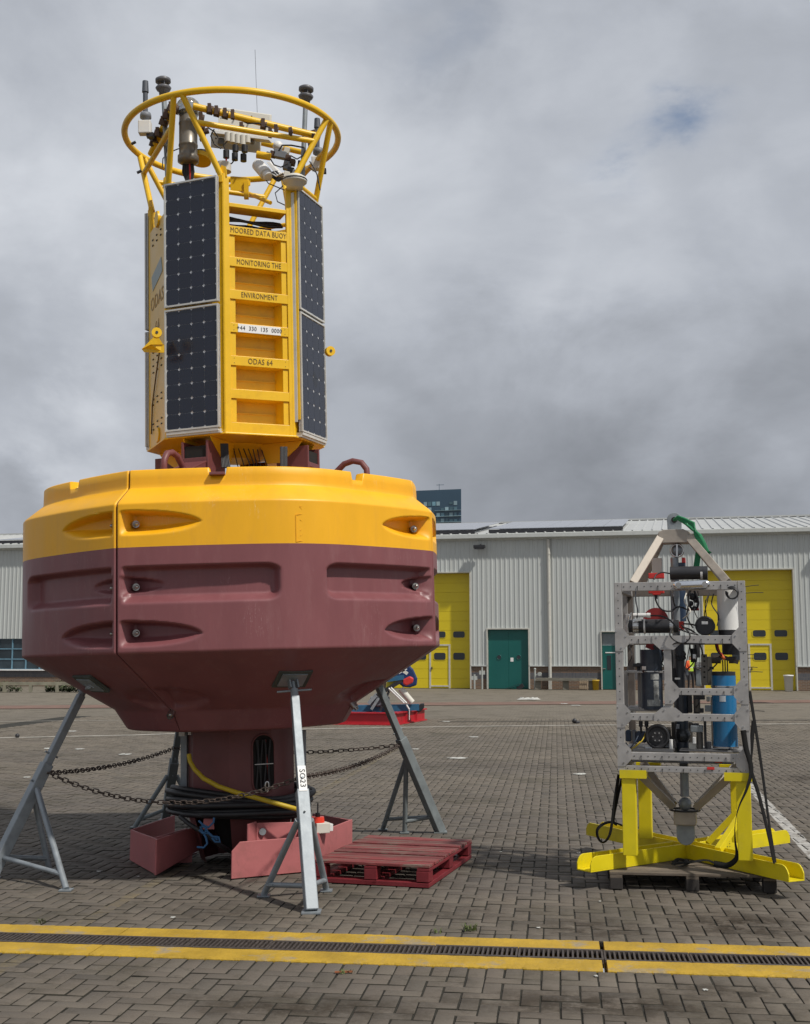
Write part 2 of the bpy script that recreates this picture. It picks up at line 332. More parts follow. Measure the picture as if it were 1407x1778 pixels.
        s2 = N.new('ShaderNodeVectorMath'); s2.operation = 'MULTIPLY'; L.new(s1.outputs[0], s2.inputs[0]); s2.inputs[1].default_value = (1/rx, 1/ry, 0)
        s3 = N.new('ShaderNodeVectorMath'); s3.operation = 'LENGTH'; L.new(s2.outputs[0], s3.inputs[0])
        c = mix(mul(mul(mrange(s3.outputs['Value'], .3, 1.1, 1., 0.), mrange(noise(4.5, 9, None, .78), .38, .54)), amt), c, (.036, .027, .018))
    # faint yellow painted line and the white one on the right, both worn
    def line(p0, p1, wd, colr, amt, thr, far=1e4):
        nonlocal c; amt = mrange(sp.outputs['Y'], far*.93, far, amt, 0.)
        d = (p1-p0).normalized(); nrm = Vector((d.y, -d.x, 0))
        dt = N.new('ShaderNodeVectorMath'); dt.operation = 'DOT_PRODUCT'; L.new(pos, dt.inputs[0]); dt.inputs[1].default_value = nrm
        ab = N.new('ShaderNodeMath'); ab.operation = 'SUBTRACT'; L.new(dt.outputs['Value'], ab.inputs[0]); ab.inputs[1].default_value = p0.dot(nrm)
        a2 = N.new('ShaderNodeMath'); a2.operation = 'ABSOLUTE'; L.new(ab.outputs[0], a2.inputs[0])
        c = mix(mul(mul(mrange(a2.outputs[0], wd*.9, wd, 1., 0.), mrange(noise(7, 7, None, .7), thr, thr+.16)), amt), c, colr)
    line(G(165, 1590), G(690, 1300), .055, (.22, .17, .07), .32, .42, 24)
    line(G(1306, 1369), G(1407, 1477), .07, (.5, .49, .46), .75, .36, 18.5)
    L.new(c, b.inputs['Base Color'])
    L.new(mrange(noise(30, 4), .3, .7, .72, .95), b.inputs['Roughness']); b.inputs['Specular IOR Level'].default_value = .3
    bp = N.new('ShaderNodeBump'); bp.inputs['Strength'].default_value = .5; bp.inputs['Distance'].default_value = .004; L.new(noise(110, 6), bp.inputs['Height']); L.new(bp.outputs[0], b.inputs['Normal'])
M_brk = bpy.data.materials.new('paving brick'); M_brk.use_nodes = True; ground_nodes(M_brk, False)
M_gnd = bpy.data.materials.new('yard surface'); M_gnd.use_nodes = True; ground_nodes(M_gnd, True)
M_bed = mat('joint sand and moss', (.020, .018, .012), .95, var=.4, vs=3, bump=.3, bs=60)
M_kerb = mat('yellow painted concrete', (.42, .265, .022), .75, var=.2, vs=4, bump=.6, bs=45, dirt=.85, dcol=(.27, .23, .17), ds=3.2, thr=(.53, .63))
M_grt = mat('cast iron grate', (.080, .066, .058), .6, metal=.3, var=.3, vs=20, bump=.3, bs=60)
M_drk = mat('drain interior', (.012, .011, .01), .9)

mb = MB()
q = [(-2500, -40), (2500, -40), (2500, V0), (-2500, V0)]; mb.add([UV(a, b, -.014) for a, b in q], [(0, 1, 2, 3)])
q = [(-2500, V1), (2500, V1), (2500, 3000), (-2500, 3000)]; mb.add([UV(a, b, -.014) for a, b in q], [(0, 1, 2, 3)])
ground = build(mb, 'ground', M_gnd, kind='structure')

# bed under the bricks, a few mm over the ground sheet
VF = 34.
pav = build(MB().add([UV(-14, 4.6, -.009), UV(16, 4.6, -.009), UV(16, V0, -.009), UV(-14, V0, -.009), UV(-14, V1, -.009), UV(16, V1, -.009), UV(16, VF, -.009), UV(-14, VF, -.009)], [(0, 1, 2, 3), (4, 5, 6, 7)]), 'paving_bed', M_bed, kind='structure')
# bricks: 90 degree herringbone, soldier rows along the drain
mod = .102; rng = np.random.default_rng(3)
bricks = []
def inview(p, mg): return 5.2 < p.y < VF+2 and abs(p.x) < .336*p.y+mg
def herring(v_lo, v_hi, side):
    """side -1: rows grow towards the camera from v_hi; +1: rows grow away from v_lo"""
    org = v_hi if side < 0 else v_lo
    n = int((v_hi-v_lo)/mod)
    for j in range(-1 if side > 0 else 0, n+2):
        for i in range(-130, 160):
            cl = (i+(j if side > 0 else -j)) % 4
            if cl == 0: u0, l, hz = i, 2, True
            elif cl == 2: u0, l, hz = i, 1, False
            else: continue
            if hz and j < 0: continue
            if hz: uc = (u0+1)*mod; vc = j+.5; su, sv = 2, 1
            else:
                uc = (u0+.5)*mod
                vc = j+1 if side > 0 else j; su, sv = 1, 2
                if side < 0: vc = j
            vv = org+side*vc*mod if side > 0 else org-(vc if not hz else j+.5)*mod
            if side < 0 and not hz: vv = org-j*mod
            w = sv*mod/2; a, b = vv-w, vv+w
            a = max(a, v_lo); b = min(b, v_hi)
            if b-a < .03: continue
            c = UV(uc, (a+b)/2)
            if inview(c, .9 if c.y < 14 else .5): bricks.append((c.x, c.y, su*mod, b-a))
herring(4.7, V0-.206, -1)
herring(V1+.13, VF, 1)
for i in range(-130, 160):
    for (a, b) in ((V0-.206, V0-.004), (V1+.004, V1+.13)):
        c = UV((i+.5)*mod, (a+b)/2)
        if inview(c, .9): bricks.append((c.x, c.y, mod, b-a))
bricks = np.array(bricks)
order = np.argsort(bricks[:, 1]+np.where((np.abs(bricks[:, 0]) > .336*bricks[:, 1]) | (bricks[:, 1] < 6.0), 100, 0))
near, rest = bricks[order[:300]], bricks[order[300:]]
def brick_np(cx, cy, sx, sy, top, tilt):
    n = len(cx); jt = .0095; bv = .004; hx = sx/2-jt/2; hy = sy/2-jt/2
    X = np.stack([-hx, hx, hx, -hx, -hx+bv, hx-bv, hx-bv, -hx+bv], 1); Y = np.stack([-hy, -hy, hy, hy, -hy+bv, -hy+bv, hy-bv, hy-bv], 1)
    Z = np.zeros((n, 8)); Z[:, :4] = -.0025; Z = Z+top[:, None]+X*tilt[:, :1]+Y*tilt[:, 1:]
    Xl = np.concatenate([X[:, :4], X], 1); Yl = np.concatenate([Y[:, :4], Y], 1); Zl = np.concatenate([np.full((n, 4), -.02), Z], 1)
    wx = cx[:, None]+Xl*E1.x+Yl*E2.x; wy = cy[:, None]+Xl*E1.y+Yl*E2.y
    V = np.stack([wx, wy, Zl], 2).reshape(-1, 3)
    q = np.array([(8, 9, 10, 11), (4, 5, 9, 8), (5, 6, 10, 9), (6, 7, 11, 10), (7, 4, 8, 11), (0, 1, 5, 4), (1, 2, 6, 5), (2, 3, 7, 6), (3, 0, 4, 7)])
    F = (q[None]+np.arange(n)[:, None, None]*12).reshape(-1, 4); return V, F
def np_mesh(name, V, F, m):
    me = bpy.data.meshes.new(name); me.vertices.add(len(V)); me.vertices.foreach_set('co', V.astype(np.float32).ravel())
    me.loops.add(F.size); me.loops.foreach_set('vertex_index', F.astype(np.int32).ravel()); me.polygons.add(len(F))
    me.polygons.foreach_set('loop_start', np.arange(0, F.size, 4, dtype=np.int32)); me.materials.append(m); me.materials.append(M_bed)
    mi = np.tile(np.array([0, 0, 0, 0, 0, 1, 1, 1, 1], dtype=np.int32), len(F)//9); me.polygons.foreach_set('material_index', mi)
    me.update(calc_edges=True); me.validate(); return me
n = len(rest); V, F = brick_np(rest[:, 0]+rng.normal(0, .0012, n), rest[:, 1]+rng.normal(0, .0012, n), rest[:, 2], rest[:, 3], rng.normal(-.002, .0016, n), rng.normal(0, .0045, (n, 2)))
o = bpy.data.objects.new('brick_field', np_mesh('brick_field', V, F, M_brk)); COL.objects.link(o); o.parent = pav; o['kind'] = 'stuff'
shared = {}
for k, (cx, cy, sx, sy) in enumerate(near):
    key = (round(sx, 3), round(sy, 3))
    if key not in shared:
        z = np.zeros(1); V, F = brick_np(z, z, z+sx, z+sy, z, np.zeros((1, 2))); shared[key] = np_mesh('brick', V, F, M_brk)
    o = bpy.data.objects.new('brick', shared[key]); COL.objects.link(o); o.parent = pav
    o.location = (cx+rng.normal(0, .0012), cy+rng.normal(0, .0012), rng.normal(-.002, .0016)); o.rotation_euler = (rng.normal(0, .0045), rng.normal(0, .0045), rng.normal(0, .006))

# drain channel: two painted concrete edges, cast grates between, the trench below
g0, g1 = 7.31, 7.545
mb = MB()
for (a, b) in ((-30, 2.25-.012), (2.25+.012, 30)): pass
mb.add([UV(-30, g0-.02, -.16), UV(30, g0-.02, -.16), UV(30, g1+.02, -.16), UV(-30, g1+.02, -.16)], [(0, 1, 2, 3)])
mb.add([UV(-30, V0, -.16), UV(30, V0, -.16), UV(30, V0, -.016), UV(-30, V0, -.016)], [(0, 1, 2, 3)])
mb.add([UV(-30, V1, -.16), UV(30, V1, -.16), UV(30, V1, -.016), UV(-30, V1, -.016)], [(0, 1, 2, 3)])
drain = build(mb, 'drain_channel', M_drk, kind='structure')
GR = Matrix((E1, E2, Vector((0, 0, 1)))).transposed()
UJ = G(1048, 1660).dot(E1)
def rough_strip(u0, u1, a, b, jag):
    """concrete edge with a slightly broken outer arris"""
    m = MB(); n = max(2, int((u1-u0)/.03)); vs = []; fs = []
    for i in range(n+1):
        u = u0+(u1-u0)*i/n
        w0 = random.random()*.010 if jag < 0 else 0; w1 = random.random()*.010 if jag > 0 else 0
        vs += [UV(u, a+w0, -.15), UV(u, a+w0, -.004), UV(u, a+w0+.006, .003+random.random()*.002), UV(u, b-w1-.006, .003+random.random()*.002), UV(u, b-w1, -.004), UV(u, b-w1, -.15)]
    for i in range(n):
        for k in range(5): fs.append((i*6+k, i*6+k+1, i*6+k+7, i*6+k+6))
    fs += [(0, 1, 2, 3, 4, 5), tuple(n*6+k for k in (5, 4, 3, 2, 1, 0))]
    return m.add(vs, fs)
for k in range(-12, 13):
    u0 = UJ+k*3.0; u1 = u0+3.0
    gp = .014 if k in (0,) else .003; gq = .014 if k == -1 else .003
    for (a, b, jg) in ((V0+.004, g0, -1), (g1, V1-.004, 1)):
        if abs(u0) > 18: continue
        build(rough_strip(u0+gp, u1-gq, a, b, jg), 'concrete_edge', M_kerb, drain)
gm = MB(); GL = .5
for (a, b) in ((0, .022), (g1-g0-.024, g1-g0-.002)): gm.box((GL/2, (a+b)/2+.001, -.008), (GL-.004, b-a, .03))
nb = 17
for i in range(nb+1): gm.box((.008+(GL-.016)*i/nb, (g1-g0)/2, -.009), (.0125, g1-g0-.044, .026))
gmesh = None
for k in range(-34, 35):
    if gmesh is None:
        o = build(gm, 'grate', M_grt, drain, bevel=.002); gmesh = o
    else: o = gmesh.copy(); COL.objects.link(o)
    u = UJ+k*GL+.002; p = UV(u, g0+.001)
    o.matrix_local = Matrix.Translation(p) @ GR.to_4x4()
    o.location.z += random.uniform(-.003, .001)
# painted lines further out and the band of red bricks
def strip(pts, w, z, name, m):
    mb = MB(); vs = []
    for i, q in enumerate(pts):
        a = pts[max(i-1, 0)]; b = pts[min(i+1, len(pts)-1)]; d = (b-a).normalized(); nn = Vector((-d.y, d.x, 0))*w/2
        vs += [q-nn+Vector((0, 0, z)), q+nn+Vector((0, 0, z))]
    mb.add(vs, [(2*i, 2*i+2, 2*i+3, 2*i+1) for i in range(len(pts)-1)]); return build(mb, name, m, kind='structure')
M_wl = mat('worn white road paint', (.34, .32, .28), .8, var=.3, vs=3, dirt=.6, dcol=(.14, .12, .09), ds=2)
M_rb = mat('reddish brick band', (.17, .10, .075), .85, var=.25, vs=2, dirt=.6, dcol=(.13, .11, .085), ds=.7)
strip([G(*q) for q in ((-120, 1283.5), (0, 1281.5), (237, 1276.5), (540, 1266), (800, 1261.5), (1060, 1259), (1407, 1257), (1500, 1256.5))], .22, .004, 'white_line', M_wl)
strip([G(*q) for q in ((-120, 1254.5), (0, 1253), (200, 1251), (700, 1247.5))], .12, .004, 'white_line', M_wl)
strip([G(*q) for q in ((-100, 1229), (0, 1228), (500, 1224), (1060, 1220), (1500, 1217))], 2.6, .002, 'red_brick_band', M_rb)
strip([G(*q) for q in ((760, 1253), (1060, 1252), (1500, 1250))], .45, .003, 'gravel_strip', mat('dark gravel', (.07, .06, .045), .9, var=.5, vs=9))

# ------------------------------------------------------------------ warehouse
WA = R_(12.5); Wu = Vector((math.cos(WA), -math.sin(WA), 0)); Wn = Vector((-math.sin(WA), -math.cos(WA), 0)); W0 = G(817, 1196)
WR = Matrix.Rotation(-WA, 4, 'Z')           # local x = along the wall, local -y = outwards
wh = thing('warehouse', 'long grey ribbed metal warehouse with yellow and green doors behind the yard', 'warehouse', W0, WR)
M_cld = mat('ribbed metal cladding', (.485, .51, .495), .5, var=.05, vs=.6, dirt=.35, dcol=(.40, .40, .35), ds=1.1, stretch=(2.5, 2, .12))
M_gut = mat('gutter trim', (.50, .52, .50), .5, var=.06)
M_rof = mat('metal roof', (.42, .43, .42), .45, var=.06, vs=.5)
M_dyl = mat('yellow door paint', (.66, .515, .012), .42, var=.04, vs=.8, dirt=.12, dcol=(.4, .33, .05))
M_dgn = mat('green door paint', (.003, .10, .088), .4, var=.05, vs=1)
M_gls = mat('dark door glass', (.025, .03, .035), .1, var=.3, vs=1)
M_trm = mat('light door trim', (.50, .49, .44), .5)
M_wbl = mat('blue window frame', (.13, .25, .33), .45)
M_win = mat('window glass', (.03, .045, .055), .12, var=.5, vs=.8, island=.4)
def wbrick():
    m = bpy.data.materials.new('plinth brickwork'); m.use_nodes = True; t = m.node_tree; N = t.nodes; L = t.links; b = N['Principled BSDF']
    tcn = N.new('ShaderNodeTexCoord'); sp = N.new('ShaderNodeSeparateXYZ'); L.new(tcn.outputs['Object'], sp.inputs[0]); cb = N.new('ShaderNodeCombineXYZ'); L.new(sp.outputs['X'], cb.inputs[0]); L.new(sp.outputs['Z'], cb.inputs[1])
    bk = N.new('ShaderNodeTexBrick'); L.new(cb.outputs[0], bk.inputs['Vector']); bk.inputs['Scale'].default_value = 1; bk.inputs['Brick Width'].default_value = .225; bk.inputs['Row Height'].default_value = .075; bk.inputs['Mortar Size'].default_value = .01
    bk.inputs['Color1'].default_value = (.21, .12, .07, 1); bk.inputs['Color2'].default_value = (.13, .085, .06, 1); bk.inputs['Mortar'].default_value = (.2, .18, .15, 1)
    cr = N.new('ShaderNodeValToRGB'); cr.color_ramp.interpolation = 'CONSTANT'; dv = N.new('ShaderNodeMath'); dv.operation = 'DIVIDE'; dv.inputs[1].default_value = 1.2; L.new(sp.outputs['Z'], dv.inputs[0]); L.new(dv.outputs[0], cr.inputs[0])
    e = cr.color_ramp.elements; e[0].color = (0, 0, 0, 1); e[1].position = .42; e[1].color = (1, 1, 1, 1); q = e.new(.70); q.color = (0, 0, 0, 1)
    mi = N.new('ShaderNodeMix'); mi.data_type = 'RGBA'; L.new(cr.outputs[0], mi.inputs[0]); L.new(bk.outputs['Color'], mi.inputs[6])
    b2 = N.new('ShaderNodeTexBrick'); L.new(cb.outputs[0], b2.inputs['Vector']); b2.offset = 0; b2.inputs['Scale'].default_value = 1; b2.inputs['Brick Width'].default_value = .075; b2.inputs['Row Height'].default_value = .22; b2.inputs['Mortar Size'].default_value = .008
    b2.inputs['Color1'].default_value = (.07, .075, .09, 1); b2.inputs['Color2'].default_value = (.10, .10, .11, 1); b2.inputs['Mortar'].default_value = (.14, .13, .12, 1)
    L.new(b2.outputs['Color'], mi.inputs[7]); L.new(mi.outputs[2], b.inputs['Base Color']); b.inputs['Roughness'].default_value = .85; return m
M_plb = wbrick()
def corr(u0, u1, z0, z1, per=.244, dep=.024):
    """profiled sheet standing on the plane y=0, ribs proud by dep"""
    m = MB(); us = []; k = math.floor(u0/per)
    while k*per < u1+per:
        for (f, d) in ((0, 0), (.62, 0), (.70, -dep), (.92, -dep), (1., 0)): us.append((k*per+f*per, d))
        k += 1
    us = sorted(set([(a, d) for a, d in us if u0 < a < u1])); us = [(u0, 0)]+us+[(u1, 0)]
    vs = []; 
    for a, d in us: vs += [(a, d, z0), (a, d, z1)]
    return m.add(vs, [(2*i, 2*i+2, 2*i+3, 2*i+1) for i in range(len(us)-1)])
def lbuild(mb, name, m, parent=wh, **k): return build(mb, name, m, parent, local=True, **k)
ZP, ZE = 1.16, 7.78
DL, DR = (-4.4, 0.), (11.85, 16.2)
# openings: (u0,u1,ztop)
ops = [(-31.5, -18.6, 2.66), (DL[0], DL[1], 6.03), (.93, 3.05, 3.06), (6.78, 7.68, 2.90), (DR[0], DR[1], 5.96)]
cuts = [-46.]; 
for a, b, z in ops: cuts += [a, b]
cuts += [44.]
cl = MB()
for i in range(0, len(cuts), 2): 
    m = corr(cuts[i], cuts[i+1], ZP, ZE); cl.add(m.v, m.f)
for a, b, z in ops: m = corr(a, b, z, ZE); cl.add(m.v, m.f)
lbuild(cl, 'cladding', M_cld)
for i in range(0, len(cuts), 2): lbuild(MB().box(((cuts[i]+cuts[i+1])/2, .12, ZP/2), (cuts[i+1]-cuts[i], .2, ZP-.004)), 'plinth', M_plb)
pl = MB(); pl.box(((ops[0][0]+ops[0][1])/2, .12, .45), (ops[0][1]-ops[0][0], .2, .9))
lbuild(pl, 'plinth', M_plb)
for i in range(0, len(cuts), 2): lbuild(MB().box(((cuts[i]+cuts[i+1])/2, -.02, ZP+.02), (cuts[i+1]-cuts[i], .12, .05)), 'drip_flashing', M_gut)
gt = MB().box((-1, -.22, 7.90), (90, .36, .24)).box((-1, -.06, 7.76), (90, .1, .1)); lbuild(gt, 'gutter', M_gut, bevel=.03)
# roof slope with seams
rf = MB(); RD, RZ = 15., 10.2
vs = []; us = []; k = -46.
while k < 44: us += [(k, 0), (k+.38, 0), (k+.41, .05), (k+.47, .05)]; k += .5
for a, d in us: vs += [(a, -.1, 8.03+d), (a, RD, RZ+d)]
rf.add(vs, [(2*i, 2*i+2, 2*i+3, 2*i+1) for i in range(len(us)-1)]); rf.box((-1, RD, RZ+.06), (90, .5, .1))
rf.add([(-46, RD, RZ), (44, RD, RZ), (44, 2*RD, 8), (-46, 2*RD, 8)], [(0, 1, 2, 3)])
lbuild(rf, 'roof', M_rof)
# body behind the front (end walls and back)
bd = MB(); bd.add([(-46, .3, 0), (-46, 2*RD, 0), (-46, 2*RD, 8), (-46, RD, RZ), (-46, .02, 8)], [(0, 1, 2, 3, 4)]); bd.add([(44, .3, 0), (44, 2*RD, 0), (44, 2*RD, 8), (44, RD, RZ), (44, .02, 8)], [(0, 1, 2, 3, 4)])
bd.add([(-46, 2*RD, 0), (44, 2*RD, 0), (44, 2*RD, 8), (-46, 2*RD, 8)], [(0, 1, 2, 3)]); lbuild(bd, 'end_wall', M_cld)
# photovoltaic modules on the roof, raised on rails
sl = math.atan((RZ-8.03)/(RD+.1)); RS = Matrix.Rotation(sl, 3, 'X'); M_pv = mat('roof solar glass', (.30, .32, .36), .5, coat=.3, var=.06)
pvm = MB().box((0, 0, 0), (.975, 1.62, .035)); first = None
def pv(u, row):
    global first
    if first is None: o = first = lbuild(pvm, 'roof_solar_module', [M_pv], bevel=.008)
    else: o = first.copy(); COL.objects.link(o)
    y = 1.3+row*1.66; o.location = (u, y, 8.03+y*math.tan(sl)+.26); o.rotation_euler = (sl, 0, 0)
ua = [W0_u for W0_u in np.arange(.95, 7.6, 1.0)]
for r in range(6):
    for u in ua: pv(u+.5, r)
    for i in range(28): pv(.2-.5-i*1.0, r)
rl = MB()
for (a, b) in ((.95, 7.95), (-28.3, .2)):
    rl.box(((a+b)/2, .52, 8.03+.5*math.tan(sl)+.12), (b-a, .05, .2))
lbuild(rl, 'module_rail', M_blk)
# downpipes
for u in (4.15, -18.2, 18.4+8):
    d = MB().cyl((u, -.12, .25), (u, -.12, 7.7), .085, n=12)
    for z in (1.6, 4.4, 6.9): d.cyl((u, -.12, z), (u, -.12, z+.1), .1, n=12)
    d.box((u, -.02, 4), (.03, .1, .03)); d.box((u, -.12, .3), (.16, .16, .6))
    lbuild(d, 'downpipe', M_trm)
# floodlights
for u in (.6, 18.0):
    d = MB().box((u, -.45, 7.35), (.6, .3, .16)).bar((u, 0, 7.5), (u, -.4, 7.42), .06, .06); d.box((u, -.5, 7.24), (.5, .22, .06)); lbuild(d, 'floodlight', M_blk, bevel=.02)
def rrect(cx, cz, w, h, y, r=.09, n=5):
    pts = []
    for (sx, sz, a0) in ((1, 1, 0), (-1, 1, 90), (-1, -1, 180), (1, -1, 270)):
        for k in range(n+1):
            a = R_(a0+90*k/n); pts.append((cx+sx*(w/2-r)+r*math.cos(a), y, cz+sz*(h/2-r)+r*math.sin(a)))
    return pts
def reveal(a, b, z, dep, th=.06, name='door_reveal'):
    m = MB().box((a-th/2+.002, dep/2-.03, z/2), (th, dep+.1, z)).box((b+th/2-.002, dep/2-.03, z/2), (th, dep+.1, z)).box(((a+b)/2, dep/2-.03, z+th/2-.002), (b-a+2*th, dep+.1, th)); return lbuild(m, name, M_trm)
RC = .5
for (d0, d1), zt in ((DL, 6.03), (DR, 5.96)):
    reveal(d0, d1, zt, RC)
    m = MB(); nsec = 12; hs = zt/nsec
    for i in range(nsec): m.box(((d0+d1)/2, RC+.03, (i+.5)*hs), (d1-d0-.004, .05, hs-.012))
    m.box(((d0+d1)/2, RC+.05, zt/2), (d1-d0-.004, .05, zt-.01))
    dr = lbuild(m, 'sectional_door', M_dyl, bevel=.006)
    wk = MB(); a, b, h = d0+2.18, d0+3.22, 2.22; y = RC-.012
    for (c, s) in (((a, y, h/2), (.09, .04, h)), ((b, y, h/2), (.09, .04, h)), (((a+b)/2, y, h+.04), (b-a+.09, .04, .08)), (((a+b)/2, y, .12), (b-a-.09, .04, .07))): wk.box(c, s)
    wd = lbuild(wk, 'wicket_door_frame', M_trm, dr); lbuild(MB().box((a+.1, y-.04, 1.05), (.05, .06, .14)), 'door_handle', M_blk, dr)
    for wx in (.62, 1.66, 2.70, 3.73):
        for wz, wh_ in ((1.67, .37), (2.81, .33)):
            f = MB().prism(rrect(d0+wx, wz, .70, wh_+.06, RC-.012, .13), (0, .01, 0)); f.prism(rrect(d0+wx, wz, .62, wh_, RC-.016, .1), (0, .004, 0), 1)
            lbuild(f, 'door_window', [M_dyl, M_gls], dr)
# green double door
reveal(.93, 3.05, 3.06, .14)
gd = MB().box((1.46+.0, .15, 1.52), (1.055, .05, 3.02)).box((2.52, .15, 1.52), (1.055, .05, 3.02)); gd = lbuild(gd, 'double_door', M_dgn, bevel=.01)
for u in (1.50, 2.52):
    m = MB().lathe([(.0, 0), (.11, 0)], (u, .115, 1.62), (0, -1, 0), 20, 0, False); m.torus((u, .118, 1.62), (0, 1, 0), .12, .018, 20, 6, 1); lbuild(m, 'round_window', [M_gls, M_dgn], gd)
lbuild(MB().box((2.17, .118, 1.5), (.15, .012, .2)), 'notice', M_lbl, gd)
# single green door with a glazed panel over it
reveal(6.78, 7.68, 2.90, .14, .05)
sdm = lbuild(MB().box((7.23, .15, 1.08), (.88, .05, 2.14)).box((7.23, .15, 2.18), (.88, .06, .06)).box((7.23, .15, 2.86), (.88, .06, .06)), 'single_door', M_dgn, bevel=.01)
lbuild(MB().box((7.23, .15, 2.52), (.86, .02, .64)), 'transom_window', mat('pale glass', (.16, .19, .2), .15), sdm)
lbuild(MB().box((7.13, .12, 1.35), (.2, .02, .72)), 'vision_panel', M_gls, sdm); lbuild(MB().box((6.88, .1, 1.05), (.14, .05, .03)), 'door_handle', M_ss, sdm)
lbuild(MB().box((7.2, .115, 1.86), (.5, .02, .05)), 'notice', M_lbl, sdm)
# ribbon windows on the left
a, b = ops[0][0], ops[0][1]; m = MB(); zb = .93; zt = 2.66
lbuild(MB().box(((a+b)/2, -.02, zb-.03), (b-a, .24, .07)), 'window_sill', M_lbl)
nm = 15; rows = 3
wf = MB()
for i in range(nm+1): wf.box((a+(b-a)*i/nm, .1, (zb+zt)/2), (.07, .08, zt-zb))
for j in range(rows+1): wf.box(((a+b)/2, .103, zb+(zt-zb)*j/rows), (b-a, .07, .06))
wfo = lbuild(wf, 'ribbon_window', M_wbl)
for i in range(nm):
    for j in range(rows):
        lbuild(MB().box((a+(b-a)*(i+.5)/nm, .12, zb+(zt-zb)*(j+.5)/rows), ((b-a)/nm-.07, .02, (zt-zb)/rows-.06)), 'pane', M_win, wfo)
lbuild(MB().box(((a+b)/2, .9, 1.9), (b-a, .1, 2.2)), 'inner_wall', mat('dim interior', (.03, .035, .04), .8, var=.5, vs=1.2))

def WP(u, out, z=0): return W0+Wu*u+Wn*out+Vector((0, 0, z))
# things standing along the wall
M_post = mat('pale grey post', (.36, .38, .36), .6)
for u, r, h, lb in ((.30, .05, .75, 'short grey post with a cross plate beside the yellow door'), (.70, .045, 1.12, 'tall thin pale post between yellow door and green door')):
    m = MB().cyl(WP(u, .5), WP(u, .5, h), r, n=10); m.box(WP(u, .5, h*.75), (.3, .05, .2))
    single(m, 'post', M_post, lb, 'post', origin=WP(u, .5))
m = MB().cyl(WP(3.42, .5), WP(3.42, .5, 1.0), .05, n=10); m.sphere(WP(3.42, .5, 1.02), .07, 8); m.bar(WP(3.42, .45, .75), WP(3.75, .45, .70), .05, .05); m.cyl(WP(3.66, .4, .78), WP(3.66, .62, .78), .1, n=10)
single(m, 'standpipe', M_post, 'pale standpipe with tap to the right of the green double door', 'standpipe', origin=WP(3.42, .5))
bn = thing('trestle_bench', 'long weathered grey trestle bench along the brick plinth', 'bench', WP(5, .8))
build(MB().bar(WP(3.5, .8, .52), WP(6.55, .8, .52), .4, .14), 'bench_top', mat('grey old timber', (.17, .16, .13), .85, var=.3, vs=3, stretch=(1, 1, 5)), bn)
for u in (3.6, 5.0, 6.3): build(MB().bar(WP(u, .8, 0), WP(u, .8, .45), .1, .3, (1, 0, 0)), 'leg', MATS['grey old timber'], bn)
m = MB(); 
for k in range(5): m.bar(WP(5.72+k*.09, 1.05, 0), WP(5.76+k*.09, .98, .52), .06, .03, (0, 1, 0))
m.bar(WP(5.7, 1.08, .42), WP(6.15, 1.08, .42), .03, .06); m.bar(WP(5.7, 1.1, .1), WP(6.15, 1.1, .1), .03, .06)
single(m, 'crate', mat('bare pallet timber', (.27, .21, .14), .8, var=.2), 'small bare wood crate leaning on the trestle bench', 'crate', origin=WP(5.9, 1))
def bucket(u, out, r, h, mt, label, cat, name):
    m = MB().lathe([(0, 0), (r*.85, 0), (r, h), (r*1.12, h), (r*1.12, h-.06), (r*1.02, h-.06)], WP(u, out), n=18); m.lathe([(r*1.12, h), (.001, h+.015)], WP(u, out), n=18)
    return single(m, name, mt, label, cat, origin=WP(u, out))
bucket(6.5, .9, .17, .50, mat('yellow bucket', (.55, .36, .02), .5), 'yellow plastic bucket standing left of the single green door', 'bucket', 'bucket')
bucket(15.72, 1.2, .22, .78, M_wht, 'white plastic drum standing before the right yellow door', 'drum', 'drum')
m = MB().bar(WP(1.9, .5, .02), WP(2.65, .45, .28), .3, .02).bar(WP(2.1, .3, .03), WP(2.7, .5, .2), .03, .02).bar(WP(2.5, .4, 0), WP(2.8, .4, .22), .2, .2)
single(m, 'scrap_sheet', M_blk, 'bent black scrap lying at the foot of the green double door', 'scrap', origin=WP(2.3, .5))
# low rail fence and planting on the left
fn = thing('rail_fence', 'low timber rail fence in front of the ribbon windows', 'fence', G(0, 1202))
M_ft = mat('fence timber', (.21, .20, .15), .85, var=.25, vs=3)
def FL(px, z): 
    g = G(px, 1202); return Vector((g.x, g.y, z))
build(MB().bar(FL(-80, .40), FL(190, .40), .12, .16), 'rail', M_ft, fn)
for px in (-38, 7.5, 53, 99, 145, 190): build(MB().bar(FL(px, 0), FL(px, .36), .14, .14, (0, 1, 0)), 'post', M_ft, fn)
lf = MB(); rr = random.Random(5)
for k in range(2600):
    px = rr.uniform(74, 172) if rr.random() < .8 else rr.uniform(-20, 30); g = FL(px, 0); hgt = .36+.14*math.sin(px*.21)+.08*math.sin(px*.7)
    c = g+Vector((0, rr.uniform(.2, .8), rr.uniform(.02, max(.1, hgt)))); a = rr.uniform(0, 6.3); t = rr.uniform(-.8, .8); s_ = rr.uniform(.03, .07)
    d1 = Vector((math.cos(a), math.sin(a), t))*s_; d2 = Vector((-math.sin(a), math.cos(a), rr.uniform(-.6, .6)))*s_*.6
    lf.add([c-d1, c-d2, c+d1, c+d2], [(0, 1, 2, 3)])
o = build(lf, 'ground_cover', mat('low shrub leaves', (.045, .065, .022), .7, var=.4, vs=3, island=.4), kind='stuff')
hp = [FL(2, 0)+Vector((-.55+.52*math.cos(t), -.3, .42+.42*math.sin(t))) for t in [2*math.pi*i/24 for i in range(24)]]
